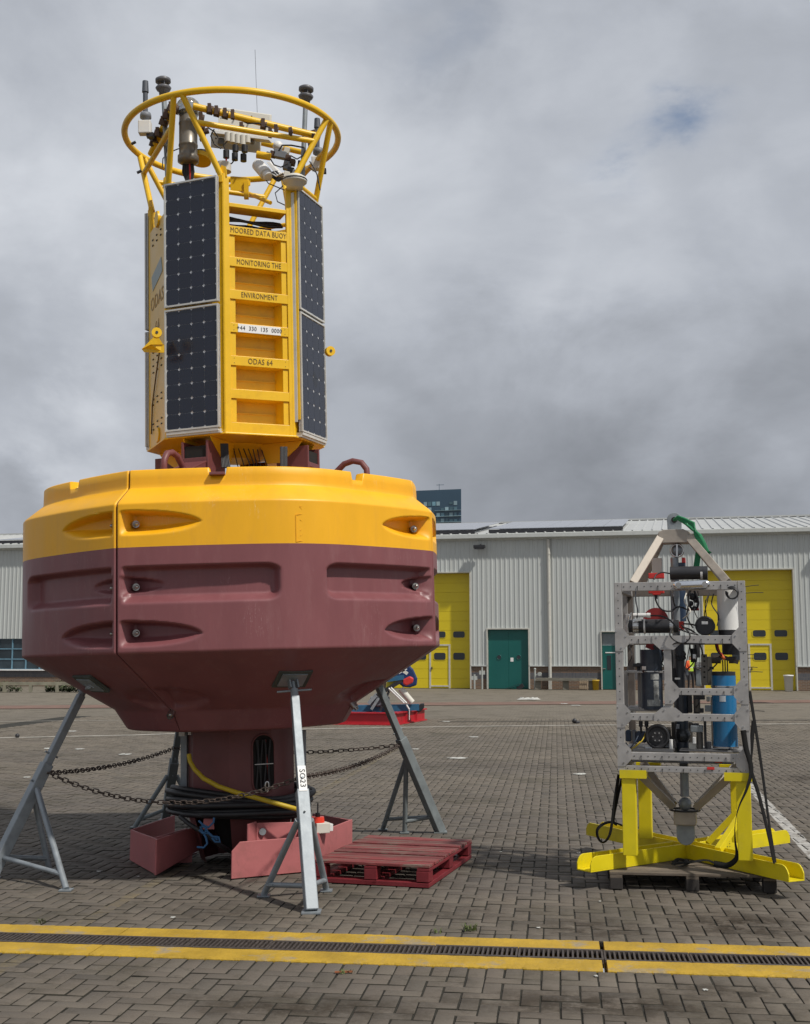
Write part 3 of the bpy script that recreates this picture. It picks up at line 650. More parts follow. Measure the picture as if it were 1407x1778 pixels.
single(MB().tube(hp, .05, 8, True).bar(FL(2, 0)+Vector((-.55, -.3, 0)), FL(2, 0)+Vector((-.55, -.3, .9)), .03, .03, (0, 1, 0)), 'hoop', mat('hoop yellow', (.62, .52, .02), .5), 'yellow ring leaning on the low fence at the left edge', 'ring', origin=FL(2, 0))

# far apartment tower
bt = thing('apartment_tower', 'dark teal glass apartment tower rising behind the warehouse roof', 'tower block', (0, 0, 0))
YT = 620.; tl = P(640, 838, YT); trp = P(801, 849, YT); ht = trp.z
dvec = (Vector((trp.x, YT, 0))-Vector((tl.x, YT+14, 0))); Lt = dvec.length; du = dvec.normalized(); dn = Vector((du.y, -du.x, 0))
base = Vector((tl.x, YT+14, 0))
M_tw = mat('tower dark cladding', (.04, .08, .12), .35, var=.1, vs=.05)
M_tg = mat('tower glass', (.10, .19, .23), .2, island=.6, var=.3, vs=.1)
M_tc = mat('tower pale panels', (.28, .40, .44), .4, island=.4, var=.2, vs=.1)
def TP(u, out, z): return base+du*u+dn*out+Vector((0, 0, z))
build(MB().prism([TP(0, 0, 0), TP(Lt, 0, 0), TP(Lt, 0, 0)+Vector((trp.x, YT, 0)).normalized()*16, TP(0, 0, 0)+Vector((tl.x, YT, 0)).normalized()*16], (0, 0, ht)), 'tower_body', M_tw, bt)
for fl_ in range(2, 16):
    z = ht-1.2-fl_*3.0
    if z < 2: break
    for kk in range(int(Lt/2.3)):
        u = .9+kk*2.3
        if (kk*7+fl_*3) % 11 in (0, 4): continue
        rr2 = (kk*13+fl_*5) % 7
        m = MB().box((0, 0, 0), (1.8 if rr2 else 1.2, .12, 2.1 if rr2 < 5 else 1.3), Matrix((du, dn, Vector((0, 0, 1)))).transposed()); m.v = [q+TP(u, .1, z) for q in m.v]
        if fl_ < 9 and u > Lt*.45: build(m, 'window', M_tc if rr2 in (1, 4) else M_tg, bt)
for fl_ in range(3, 9): build(MB().bar(TP(Lt*.72, .5, ht-2.0-fl_*3), TP(Lt, .5, ht-2.0-fl_*3), 1., .25), 'balcony', M_tc, bt)
build(MB().bar(TP(Lt*.75, -3, ht), TP(Lt*.75, -3, ht+3.5), .25, .25, (0, 1, 0)).bar(TP(Lt*.72, -3, ht+3), TP(Lt*.8, -3, ht+3), .2, .2), 'roof_mast', M_tw, bt)

# ================================================================== data buoy
BR = Matrix.Rotation(R_(-1.6), 4, 'Y')
buoy = thing('data_buoy', 'tall yellow and maroon data buoy with solar panels, propped on steel stands', 'buoy', (-1.40, 10.6, 0), BR)
BI = WM['data_buoy'].inverted()
def BL(px, py, Y): return BI @ P(px, py, Y)
def BW(v): return WM['data_buoy'] @ Vector(v)
def BD(a, r, z): a = R_(a); return Vector((math.sin(a)*r, -math.cos(a)*r, z))
def T_(a): a = R_(a); return Vector((math.cos(a), math.sin(a), 0))
def bb(mb, name, m, parent=buoy, **k): return build(mb, name, m, parent, local=True, **k)
SA = -21.4; RV = 1.826; ZB, ZPNT, ZC = 1.775, 2.553, 2.885
def rout(phi):
    if 22.5 < phi < 67.5: return RV*(.958+.030*(1-math.cos(2*math.pi*(phi-22.5)/45))/2)
    f = phi % 45; ro = RV*math.cos(R_(22.5))/math.cos(R_(f-22.5)); return .55*ro+.45*RV
def sm(x): x = max(0., min(1., x)); return x*x*(3-2*x)
def tear(d, z, zc, hh, L, dep, d0=.05):
    t = (d-d0)/L
    if t <= -.03 or t >= 1: return 0
    tt = max(t, 0); half = hh*math.sqrt(max(0, 1-tt**2.3))+1e-4; q = (z-(zc-.012*tt))/half
    if abs(q) >= 1: return 0
    edge = min(1, (1-abs(q))*half/(.026 if q > 0 else .085))
    return dep*(1-tt)**.50*sm(edge)*sm((d-d0+.016)/.018)
def recess(phi, z, r):
    d = r*R_(min(phi, 90-phi)); x = 0
    x = max(x, tear(d, z, 2.735, .096, .58, .165))
    x = max(x, tear(d, z, 1.915, .100, .58, .165))
    # long window
    zz = (z-2.272); wz = .142-max(0, d-1.12)**2*3
    e1 = sm((wz-abs(zz))/(.030 if zz > 0 else .075)); e2 = sm((d-.045)/.02)*sm((1.235-d)/.05); wdep = .085*e1*e2
    if abs(zz) < wz: x = max(x, wdep)
    x = max(x, tear(d, z, 2.262, .085, .36, .175))
    x = max(x, tear(d, z, 1.42, .10, .50, .11)) if z < 1.62 else x
    return x
zr = list(np.linspace(ZB+.012, ZPNT, 84)) + list(np.linspace(ZPNT+.010, ZC-.012, 38))
rows = [(1.150, 'r', .30), (1.150, 'r', .93), (1.158, 'r', .96), (1.17, 'r', .972)]
for t in np.linspace(.05, 1, 10): rows.append((1.17+.15*t, 'r', .972+.098*t))
for t in np.linspace(.03, .985, 34): rows.append((1.32+(ZB-1.32)*t, 'l', t))
rows.append((ZB-.004, 'o', -.006))
for z in zr: rows.append((z, 'o', 0.))
rows += [(ZC-.004, 'o', -.002), (ZC+.004, 'o', -.010)]
for t in (.1, .5, .92): rows.append((ZC+.13*t, 'o', -.16*t))
rows += [(ZC+.124, 'o', -.155), (ZC+.134, 'o', -.160), (ZC+.16, 'o', -.162), (ZC+.205, 'o', -.163), (ZC+.262, 'o', -.165), (ZC+.270, 'o', -.173), (ZC+.270, 'o', -.24), (ZC+.262, 'o', -.25), (ZC+.22, 'o', -.26), (ZC+.2, 'o', -.55), (ZC+.16, 'r', 1.0)]
NC = 200
def segment():
    vs = []; fs = []; mi = []
    phis = [ .15+ (89.7)*i/NC for i in range(NC+1)]
    phis = sorted(set(phis+[.35, .6, 89.4, 89.65, 45-.35, 45.35]))
    m = len(phis)
    for (z, k, p) in rows:
        for phi in phis:
            ro = rout(phi)
            if k == 'r': r = p*ro/RV
            elif k == 'l': r = (1.07+(ro-1.07*ro/RV)*p) if False else (1.07*ro/RV)*(1-p)+ro*p
            else: r = ro+p
            zz = z
            if z < ZC and z > 1.3 : r -= recess(phi, z, ro)
            if z > ZC+.2:
                nf = min(abs(phi-24), abs(phi-66)); 
                if nf < 2.2: zz = min(z, ZC+.205)
            ed = min(phi-.15, 89.85-phi)*R_(1)*ro       # rounded meeting edges
            if ed < .016 and z > 1.17: r -= .016-math.sqrt(max(0, .016**2-(.016-ed)**2))
            vs.append(BD(SA+phi, r, zz))
    for i in range(len(rows)-1):
        for j in range(m-1):
            fs.append((i*m+j, i*m+j+1, (i+1)*m+j+1, (i+1)*m+j)); mi.append(0 if (rows[i][0]+rows[i+1][0])/2 > ZPNT else 1)
    mb = MB(); mb.v = vs; mb.f = fs; mb.m = mi; mb.s = [True]*len(fs)
    # side caps closing the segment
    L0 = [i*m for i in range(len(rows))]; L1 = [i*m+m-1 for i in range(len(rows))]
    cin = len(mb.v); mb.v += [BD(SA+.15, .3, 2.), BD(SA+89.85, .3, 2.)]
    for L, c in ((L0, cin), (L1, cin+1)):
        for a, b in zip(L[:-1], L[1:]): mb.f.append((a, b, c)); mb.m.append(1); mb.s.append(False)
    return mb
seg = bb(segment(), 'float_segment', [M_hy, M_hm])
for k in range(1, 4):
    o = seg.copy(); COL.objects.link(o); o.rotation_euler = (0, 0, R_(90*k))
M_blts = mat('weathered bolt steel', (.42, .40, .37), .32, metal=1, var=.3, vs=40, dirt=.5, dcol=(.12, .1, .08), ds=30)
# fixing bolts in the pockets
def bolt_mb():
    m = MB().cyl((-.05, 0, 0), (.006, 0, 0), .027, n=16).cyl((.006, 0, 0), (.026, 0, 0), .020, n=6).sphere((.028, 0, 0), .015, 12); return m
bm0 = None
for k in range(4):
    for s in (0, 1):
        for z in (2.735, 2.265, 1.925):
            if bm0 is None: o = bm0 = bb(bolt_mb(), 'bolt', M_blts)
            else: o = bm0.copy(); COL.objects.link(o)
            a = SA+90*k+(3.0 if s == 0 else -3.0); t = (T_(a)*(.75 if s == 0 else -.75)+BD(a, 1, 0)*.65).normalized(); nrm = BD(a, 1, 0); nrm = (nrm-t*nrm.dot(t)).normalized()
            o.matrix_local = Matrix.Translation(BD(a, RV-.125, z)) @ Matrix((t, nrm.cross(t)*-1, nrm*-1)).transposed().to_4x4()
for k in range(4):
    a = SA+90*k; m = MB().cyl(BD(a, 1.06, 1.33), BD(a, 1.10, 1.285), .03, n=12).cyl(BD(a, 1.10, 1.285), BD(a, 1.115, 1.27), .018, n=6); bb(m, 'bolt', M_ss)
# small scuffs: embossed mark on the front
em = MB()
for i, (x0, z0, x1, z1) in enumerate(((-.06, .04, .06, .04), (-.06, -.16, .06, -.16), (-.06, .04, -.06, -.16), (.06, .04, .06, -.16), (-.03, .1, .03, .1), (-.03, .1, 0, .06), (.03, .1, 0, .06), (-.03, 0, .03, -.04), (.03, -.04, -.03, -.08), (-.03, -.12, .03, -.08))):
    a = SA+45; o_ = BD(a, rout(45)-.002, 2.73)+T_(a)*0; t = T_(a+8)
    em.bar(o_+t*x0+Vector((0, 0, z0)), o_+t*x1+Vector((0, 0, z1)), .003, .002, BD(a, 1, 0))
bb(em, 'moulded_mark', M_hy)

# keel column with slot, base fins
def octp(r, a0, z): return [BD(a0+45*k, r, z) for k in range(8)]
KC = .468; ka = -21.4+22.5-4
SLA = ka+22.5-.0   # azimuth of the face left of the slot
col = MB(); ring_z = [.40, .44, 1.16]
pp = [octp(.40, ka, .36), octp(KC, ka, .46), octp(KC, ka, 1.17)]
pp[0] = octp(.345, ka, .03)
for i in range(2):
    for k in range(8):
      if not (i == 0 and k == 7): col.add([pp[i][k], pp[i][(k+1) % 8], pp[i+1][(k+1) % 8], pp[i+1][k]], [(0, 1, 2, 3)])
col.add(pp[1], [tuple(range(8))]); col.add(pp[2], [tuple(range(8))])
bb(col, 'keel_column', M_mr)
# slot opening: dark round-ended plate painted for the shaded recess, proud ring and cables
sc = BI @ P(462, 1330, 10.14); fa = math.degrees(math.atan2(sc.x, -sc.y)); fa = ka+45*round((fa-ka-22.5)/45)+22.5
apo = KC*math.cos(R_(22.5)); fn_ = BD(fa, 1, 0); ft = T_(fa); su = sc.dot(ft)
def FPc(u, z, d): return fn_*(apo+d)+ft*u+Vector((0, 0, z))
zt_, zb_ = (BI @ P(462, 1277, 10.14)).z, (BI @ P(462, 1379, 10.14)).z; hw = .088
def stad(hw, zt, zb, d, n=10):
    pts = []
    for k in range(n+1): a = math.pi*k/n; pts.append(FPc(su+hw*math.cos(a), zt-hw+hw*math.sin(a), d))
    for k in range(n+1): a = math.pi+math.pi*k/n; pts.append(FPc(su+hw*math.cos(a), zb+hw+hw*math.sin(a), d))
    return pts
bb(MB().prism(stad(hw, zt_, zb_, .003), fn_*.002), 'slot_opening', M_drk)
bb(MB().tube(stad(hw+.006, zt_+.006, zb_-.006, .006), .008, 6, True), 'slot_rim', M_mr)
for i in range(6):
    u = su-.06+.022*i; bb(MB().tube([FPc(u+.012*math.sin(z*9+i*2), z, .016+.004*(i % 2)) for z in np.linspace(zb_+.04, zt_-.04, 9)], .009 if i != 4 else .006, 6), 'slot_cable', M_red if i == 4 else M_rub)
bb(MB().tube([FPc(su-hw+.01, (zt_+zb_)/2, .026), FPc(su+hw-.01, (zt_+zb_)/2, .026)], .004, 6), 'cable_tie', M_wht)
for px in (320, 526):
    p0 = BL(px, 1268, 10.5); p1 = BL(px, 1380, 10.5); bb(MB().bar(p0, p1, .055, .05, (0, 1, 0)), 'side_bar', M_gal, bevel=.004)
bb(MB().box(BL(316, 1272, 10.4), (.05, .03, .06)).box(BL(330, 1272, 10.4), (.03, .03, .04)), 'bracket', M_wht)
bb(MB().cyl((0, 0, .1), (0, 0, .40), .12, .30, n=16), 'keel_foot', M_drk)
bb(MB().prism([BL(*q) for q in ((352, 1440, 10.1), (355, 1412, 10.1), (361, 1404, 10.1), (369, 1408, 10.1), (372, 1440, 10.1))], (0, .02, 0)), 'lug', M_pk)
def gw(x, y, z): return BI @ Vector((x, y, z))
def plate(a, b, h0, h1, name='fin_plate', th=.016, z0=.006, z1=None, m=None, cut=0):
    a = Vector((*a, 0)); b = Vector((*b, 0)); d = (b-a).normalized(); nn = Vector((-d.y, d.x, 0))*th
    z1 = z0 if z1 is None else z1
    poly = [a+Vector((0, 0, z0)), b+Vector((0, 0, z1)), b+Vector((0, 0, h1))]
    if cut: poly += [a+d*cut+Vector((0, 0, h0)), a+Vector((0, 0, h0-cut*1.0))]
    else: poly += [a+Vector((0, 0, h0))]
    mb = MB().prism([BI @ q for q in poly], BI.to_3x3() @ nn); return bb(mb, name, m or M_pk, bevel=.004)
P1, P2, P3, P4 = (-2.355, 10.615), (-1.968, 9.885), (-1.74, 10.63), (-2.12, 11.40)
plate(P1, (P2[0]-.02, P2[1]+.03), .262, .285); plate((P2[0]-.012, P2[1]), P3, .285, .30, z1=.10); plate((P1[0]+.02, P1[1]+.02), P4, .262, .28, z1=.04)
plate((-2.16, 10.5), (-1.93, 11.0), .20, .22, 'fin_web'); plate((-2.2, 10.35), (-1.80, 10.5), .22, .26, 'fin_web')
Q1, Q2, Q3, Q4 = (-1.359, 9.737), (-.786, 10.064), (-.474, 11.166), (-.86, 11.62)
plate(Q1, Q2, .285, .285, cut=.07); plate((Q2[0]+.012, Q2[1]+.008), Q3, .285, .275); plate((Q3[0]-.012, Q3[1]+.01), Q4, .27, .27)
plate((-1.20, 10.00), (-.86, 10.2), .40, .38, 'fin_web'); plate((-.86, 10.16), (-.95, 10.5), .30, .40, 'fin_web')
plate((-1.245, 9.86), (-1.20, 10.02), .41, .41, 'fin_web', z0=.1)
plate((-.62, 10.85), (-.85, 10.95), .24, .24, 'fin_web')
bb(MB().cyl(gw(-1.155, 10.04, .33), gw(-1.15, 10.0, .33), .028, n=14), 'bolt', M_gal)
bb(MB().prism([gw(*q, .06) for q in ((-1.30, 9.82), (-.82, 10.1), (-.52, 11.15), (-.86, 11.55), (-1.0, 10.6))], (0, 0, .012)), 'fin_floor', M_mr)
bb(MB().prism([gw(*q, .06) for q in ((-2.31, 10.62), (-1.99, 9.95), (-1.78, 10.6), (-2.1, 11.3))], (0, 0, .012)), 'fin_floor', M_mr)

# ---- superstructure between float and tower: four maroon legs, lugs with lifting loops
DK = 3.12
bb(MB().cyl((0, 0, 3.02), (0, 0, 3.08), 1.05, n=32), 'deck_plate', M_mr)
for k in range(4):
    a = SA+2+90*k; n_ = BD(a, 1, 0); t = T_(a); Rm = Matrix((t, n_*-1, Vector((0, 0, 1)))).transposed()
    leg = MB()
    for s in (-1, 1): leg.box(BD(a, .60, 3.27)+t*.115*s, (.022, .30, .50), Rm)
    leg.box(BD(a, .52, 3.27), (.208, .022, .50), Rm); leg.box(BD(a, .60, 3.14), (.208, .28, .02), Rm)
    leg.box(BD(a, .745, 3.20), (.208, .014, .36), Rm); bb(leg, 'tower_leg', M_mr, bevel=.004)
    bb(MB().box(BD(a, .72, 3.43), (.20, .03, .10), Rm), 'leg_opening', M_drk)
    lg = MB()
    for s in (-1, 1): lg.prism([BD(a, .74, 3.08)+t*.09*s, BD(a, 1.12, 3.08)+t*.09*s, BD(a, 1.08, 3.20)+t*.09*s, BD(a, .76, 3.33)+t*.09*s], t*.02)
    lg.prism([BD(a, .74, 3.335)+t*-.092, BD(a, 1.08, 3.205)+t*-.092, BD(a, 1.08, 3.205)+t*.112, BD(a, .74, 3.335)+t*.112], (0, 0, .015))
    lg.prism([BD(a, 1.095, 3.205)+t*-.092, BD(a, 1.13, 3.085)+t*-.092, BD(a, 1.13, 3.085)+t*.112, BD(a, 1.095, 3.205)+t*.112], n_*.012)
    bb(lg, 'lifting_lug', M_mr, bevel=.004)
    lp = [BD(a, .90, 3.22), BD(a, .96, 3.29), BD(a, 1.03, 3.35), BD(a, 1.11, 3.37), BD(a, 1.19, 3.35), BD(a, 1.235, 3.29), BD(a, 1.24, 3.22), BD(a, 1.22, 3.14), BD(a, 1.19, 3.08)]
    bb(MB().tube(lp, .026, 10), 'lifting_loop', M_mr)
for a in (SA+24,): bb(MB().box(BD(a, RV-.235, ZC+.218), (.115, .07, .022), Matrix.Rotation(R_(a), 3, 'Z')), 'deck_cleat', M_mr, bevel=.004)

M_typ = mat('tower yellow paled by sky sheen', (.74, .50, .15), .4, var=.06, vs=3, dirt=.3, dcol=(.5, .36, .18), ds=6)  # paler copy of the tower yellow: grazing sky reflection put into the colour
# ---- tower: eight-sided
AP, AL, HP, HL = .708, .700, .283, .300      # apothems and half widths of panel and ladder faces
PA = -20.3; LA = PA+45
zt0, zt1 = 3.575, 5.775
class Face:
    def __init__(s, a, ap): s.a = a; s.n = BD(a, 1, 0); s.t = T_(a); s.ap = ap; s.R = Matrix((s.t, s.n*-1, Vector((0, 0, 1)))).transposed()
    def p(s, u, z, d=0): return s.n*(s.ap+d)+s.t*u+Vector((0, 0, z))
    def box(s, mb, u0, u1, z0, z1, d0, d1, mi=0): return mb.box(s.p((u0+u1)/2, (z0+z1)/2, (d0+d1)/2), (abs(u1-u0), abs(d1-d0), abs(z1-z0)), s.R, mi)
def lz(py, px=400, Y=9.86): return BL(px, py, Y).z
for k in range(4):
    f = Face(PA+90*k, AP); mb = MB(); f.box(mb, -HP+.004, HP-.004, zt0, zt1+.0, -.012, 0); bb(mb, 'tower_face', M_ty)
    mb = MB(); f.box(mb, -HP, HP, zt1-.05, zt1+.012, -.02, .015); bb(mb, 'top_rail', M_ty, bevel=.003)
    # panels
    zs = [(lz(744, 388, 9.81)+.012, lz(527, 388, 9.81)), (lz(522.5, 388, 9.81), lz(305, 388, 9.81))]
    for (z0, z1) in zs:
        w = .256; fr = MB(); f.box(fr, -w, w, z0, z1, .035, .055)
        for (a0, a1, b0, b1) in ((-w, -w+.012, z0, z1), (w-.012, w, z0, z1), (-w+.012, w-.012, z0, z0+.014), (-w+.012, w-.012, z1-.014, z1)): f.box(fr, a0, a1, b0, b1, .030, .066, 1)
        pn = bb(fr, 'solar_panel', [M_bsh, M_frm])
        cw = (2*w-.032)/4; chh = (z1-z0-.034)/8; cm = None
        if k < 2 or k == 3:
            for i in range(4):
                for j in range(8):
                    u0 = -w+.016+cw*i+.0012; u1 = u0+cw-.0024; c0 = z0+.017+chh*j+.0012; c1 = c0+chh-.0024; c = .0125
                    pt = [(u0+c, c0), (u1-c, c0), (u1, c0+c), (u1, c1-c), (u1-c, c1), (u0+c, c1), (u0, c1-c), (u0, c0+c)]
                    uc, zc = (u0+u1)/2, (c0+c1)/2
                    if cm is None:
                        m = MB().prism([f.p(a-uc, b-zc, .0558-f.ap) for a, b in pt], f.n*.0018); cm = bb(m, 'cell', M_cell, pn)
                        o = cm
                    else: o = cm.copy(); COL.objects.link(o)
                    o.location = f.p(uc, zc, 0)
    mb = MB(); f.box(mb, -.245, .245, zt0+.012, zt0+.035, .0, .062); f.box(mb, -.25, .255, zt0-.005, zt0+.012, 0, .05); bb(mb, 'panel_shelf', M_frm)
    for s in ((-1,) if k == 1 else ()):
        mb = MB(); f.box(mb, s*.2655-.006, s*.2655+.006, zt0+.14, zt1-.03, .0, .05); bb(mb, 'panel_rail', M_ty, bevel=.002)
        for j in range(5):
            mb = MB(); z = zt0+.25+.42*j; f.box(mb, s*.235-.02, s*.262, z, z+.02, 0, .034); bb(mb, 'panel_clip', M_ty)
for k in range(4):
    a = LA+90*k; f = Face(a, AL)
    if k == 0: continue
    mb = MB(); f.box(mb, -HL+.004, HL-.004, zt0, zt1-.22, -.014, 0)
    bb(mb, 'tower_face', M_typ if k == 3 else M_ty)
# corner posts
for k in range(8):
    a = PA+90*(k//2)+(1 if k % 2 else -1)*math.degrees(math.atan2(HP, AP)); r = math.hypot(HP, AP)
    bb(MB().cyl(BD(a, r-.018, zt0), BD(a, r-.018, zt1+.03), .022, n=10), 'corner_post', M_ty)
# ladder face
f = Face(LA, AL)
lx0, lx1 = -.250, .258
mb = MB(); f.box(mb, -HL+.006, lx0, zt0, zt1+.0, -.03, .004); bb(mb, 'ladder_side', M_ty, bevel=.003)
mb = MB(); f.box(mb, lx1, HL-.004, zt0, zt1-.02, -.03, .004); bb(mb, 'ladder_side', M_ty, bevel=.003)
fs_ = Face(PA+90, AP); mb = MB(); fs_.box(mb, -.282, -.273, zt0+.12, zt1-.06, .001, .03); bb(mb, 'pale_strip', M_frm)
bars = [(391, 406.5), (445, 461), (502, 518), (560, 576), (617, 633.5), (675, 691), (733, 749)]
texts = [('MOORED DATA BUOY', .066, .70), ('MONITORING THE', .066, .66), ('ENVIRONMENT', .064, .68), ('+44  330  135  0000', .056, 1.0), ('ODAS 64', .068, .76), None, None]
zbar = [(lz(b), lz(a)) for a, b in bars]; zbar[-1] = (zt0, zbar[-1][1])
for i, (b0, b1) in enumerate(zbar):
    mb = MB(); f.box(mb, lx0-.002, lx1+.002, b0, b1, -.028, .002); o = bb(mb, 'rung_bar', M_ty, bevel=.002)
    if texts[i]:
        tx, sz, sx = texts[i]; zc = (b0+b1)/2
        if i == 3:
            lb = MB(); f.box(lb, -.186, .19, zc-.035, zc+.035, .002, .005); l = bb(lb, 'number_label', M_lbl, o)
            lettering(tx, sz*.9, BW(f.p(.002, zc, .006)), BR.to_3x3() @ f.t, BR.to_3x3() @ Vector((0, 0, 1)), M_blt, l, sx=.88)
        else: lettering(tx, sz, BW(f.p(.006, zc, .003)), BR.to_3x3() @ f.t, BR.to_3x3() @ Vector((0, 0, 1)), M_ltr, o, sx=sx)
    for s in (-1, 1):
        for dz in (-.02, .02):
            if i in (3, 4): bb(MB().cyl(f.p(.004+s*.225, zc+dz, .002), f.p(.004+s*.225, zc+dz, .004), .003, n=8), 'rivet', M_blt, o)
# step boxes
for i in range(6):
    z1 = zbar[i][0]; z0 = zbar[i+1][1]; zz = z1-z0
    mb = MB(); D = -.13; a0, a1 = lx0+.048, lx1-.048
    f.box(mb, lx0+.002, a0, z0+.004, z1-.004, -.022, -.010); f.box(mb, a1, lx1-.002, z0+.004, z1-.004, -.022, -.010)     # side strips
    mb.add([f.p(a0, z0, -.012), f.p(a1, z0, -.012), f.p(a1, z1, -.012), f.p(a0, z1, -.012), f.p(a0+.03, z0+.02, D), f.p(a1-.03, z0+.02, D), f.p(a1-.03, z1, D), f.p(a0+.03, z1, D)], [(0, 1, 5, 4), (1, 2, 6, 5), (3, 0, 4, 7), (2, 3, 7, 6), (4, 5, 6, 7)])
    f.box(mb, a0, a1, z0-.004, z0+.006, D, -.012)
    f.box(mb, a0+.03, a1-.03, z0+zz*.50, z0+zz*.50+.008, D, D+.012)
    bb(mb, 'step_box', M_ty)
# top opening: dark with cable bundle, upper beam
zo = zbar[0][1]; zu = lz(358)
mb = MB(); f.box(mb, lx0, lx1, zu, zu+.035, -.16, .002); bb(mb, 'top_beam', M_ty, bevel=.003)
mb = MB(); f.box(mb, lx0, lx1, zo-.01, zu, -.42, -.40); bb(mb, 'equipment_bay', M_mr)
for j in range(6): bb(MB().tube([f.p(u, zo+.02+.02*j+.01*math.sin(u*14+j), -.10-.03*(j % 3)) for u in np.linspace(lx0, lx1, 9)], .012, 6), 'cable', M_rub)
M_fl = mat('faded lettering', (.36, .24, .10), .6)
# faded marks on the narrow left face
fl2 = Face(LA-90, AL)
X3 = BR.to_3x3()
lg_ = MB().prism([fl2.p(*q, .002) for q in ((-.2, 5.12), (.16, 5.20), (.20, 5.06), (-.16, 4.98))], fl2.n*.002); bb(lg_, 'logo_panel', mat('faded blue print', (.30, .36, .36), .5))
lettering('ODAS', .17, BW(fl2.p(0, 4.86, .002)), X3 @ fl2.t, X3 @ Vector((0, 0, 1)), M_fl, buoy)
lettering('64', .15, BW(fl2.p(0, 4.62, .002)), X3 @ fl2.t, X3 @ Vector((0, 0, 1)), M_fl, buoy)
mk = MB()
for z in (5.45, 5.40, 4.42, 4.36, 4.30, 4.24, 4.0, 3.95, 3.78, 3.73):
    for u in (-.15, 0.0, .15): mk.box(fl2.p(u, z, .004), (.035, .008, .008), fl2.R)
o = bb(mk, 'slots', M_blt, kind='stuff')
bb(MB().tube([fl2.p(.15, 4.4, .012), fl2.p(.0, 4.2, .012), fl2.p(-.15, 3.95, .012), fl2.p(-.2, 3.7, .01)], .006, 6), 'cable', M_ltr)
# side eye brackets
def eye(px, py, Y, ax):
    c = BL(px, py, Y); m = MB().cyl(c-Vector(ax)*.02, c+Vector(ax)*.02, .042, n=16); m.cyl(c-Vector(ax)*.025, c+Vector(ax)*.025, .012, n=10, mi=1); return bb(m, 'eye_plate', [M_ty, M_blt])
eye(272, 578, 9.72, (.3, -1, 0)); eye(573, 610, 10.25, (.5, -1, 0)); eye(572, 240, 10.0, (.1, -1, 0)) if False else None
mb = MB().prism([BL(285, 598, 9.8), BL(262, 598, 9.75), BL(246, 606, 9.8), BL(250, 611, 9.8), BL(285, 612, 9.8)], (0, .012, 0)).prism([BL(285, 600, 9.85), BL(246, 606, 9.85), BL(272, 580, 9.85)], (0, .01, 0)); bb(mb, 'side_bracket', M_ty)
bb(MB().cyl(fl2.p(.02, zt0+.08, .002), fl2.p(.02, zt0+.08, .016), .07, n=7), 'lug_plate', M_ty); bb(MB().cyl(fl2.p(.05, zt1-.2, .002), fl2.p(.05, zt1-.2, .02), .075, n=7), 'lug_plate', M_ty)
# bottom flange and gussets
def octo(apP, z):
    out = []
    for k in range(4):
        for s in (-1, 1): out.append(BD(PA+90*k, AP+apP, z)+T_(PA+90*k)*HP*s*(1+apP/AP))
    return out
bb(MB().prism(octo(.02, zt0-.014), (0, 0, .014)), 'bottom_flange', M_ty, bevel=.003)
for k in range(8):
    a = PA+45*k+(0 if k % 2 == 0 else 0); n_ = BD(a, 1, 0); t = T_(a)
    if k % 2: continue
    for s in (-.13, .13): bb(MB().prism([BD(a, .30, zt0-.016)+t*s, BD(a, .70, zt0-.016)+t*s, BD(a, .66, zt0-.07)+t*s, BD(a, .5, zt0-.19)+t*s, BD(a, .36, zt0-.19)+t*s], t*.012), 'gusset', M_ty)
bb(MB().cyl((0, 0, zt0-.12), (0, 0, zt0-.015), .20, .36, n=24), 'centre_cone', M_ty)
for i in range(7): 
    a = LA-20+i*6; bb(MB().tube([BD(a, .4, 3.5), BD(a+4, .45+.05*math.sin(i), 3.36), BD(a+10-3*i, .42, 3.22), BD(a+3, .3, 3.1)], .005, 6), 'cable', M_rub)
for i in range(6): bb(MB().tube([BL(384+i*2.2, 770, 9.95), BL(385+i*2.3, 795, 9.95), BL(386+i*2.6, 812, 9.9)], .008, 6), 'cable', M_rub)
for i in range(5): bb(MB().tube([BL(488+i*2.4, 776, 10.0), BL(488+i*2.4, 812, 9.95)], .009, 6), 'cable', M_rub)

# ---- top ring and struts
ZR_, RR = 6.45, .965
bb(MB().torus((0, 0, ZR_), (0, 0, 1), RR, .029, 96, 12), 'top_ring', M_ty)
for k in range(4):
    a = PA+90*k
    for s in (-1, 1):
        ap_ = BD(a+s*2.2, RR, ZR_); ft_ = BD(a, AP-.02, zt1)+T_(a)*(HP-.02)*s
        bb(MB().cyl(ft_, ap_, .026, n=12), 'ring_strut', M_ty)
        bb(MB().prism([ft_+T_(a)*-.03*s, ft_+T_(a)*.05*s, ft_+T_(a)*.04*s+Vector((0, 0, .09)), ft_+Vector((0, 0, .11))], BD(a, .01, 0)), 'strut_gusset', M_ty)
# mid frame: tubes between the struts across the ladder faces and diagonal instrument tubes
def strut_pt(k, s, t):
    a = PA+90*k; ap_ = BD(a+s*2.2, RR, ZR_); ft_ = BD(a, AP-.02, zt1)+T_(a)*(HP-.02)*s; return ft_.lerp(ap_, t)
for k in range(4): bb(MB().cyl(strut_pt(k, 1, .66), strut_pt(k+1, -1, .66), .024, n=12), 'frame_tube', M_ty)
for k in range(4): bb(MB().cyl(strut_pt(k, -1, .10 if k != 1 else .1), strut_pt(k, 1, .10), .02, n=10), 'frame_tube', M_ty) if k in (1, 2) else None
def TB(p, q, r=.03, name='frame_tube', m=M_ty): return bb(MB().cyl(BL(*p), BL(*q), r, n=12), name, m)
TB((335, 184, 10.0), (556, 237, 10.35)); TB((262, 268, 10.5), (302, 182, 10.1)); TB((450, 247, 10.9), (528, 265, 10.8), .026)
TB((225, 222, 10.2), (268, 262, 10.55), .02) if False else None
TB((400, 322, 10.9), (470, 352, 10.5), .018)
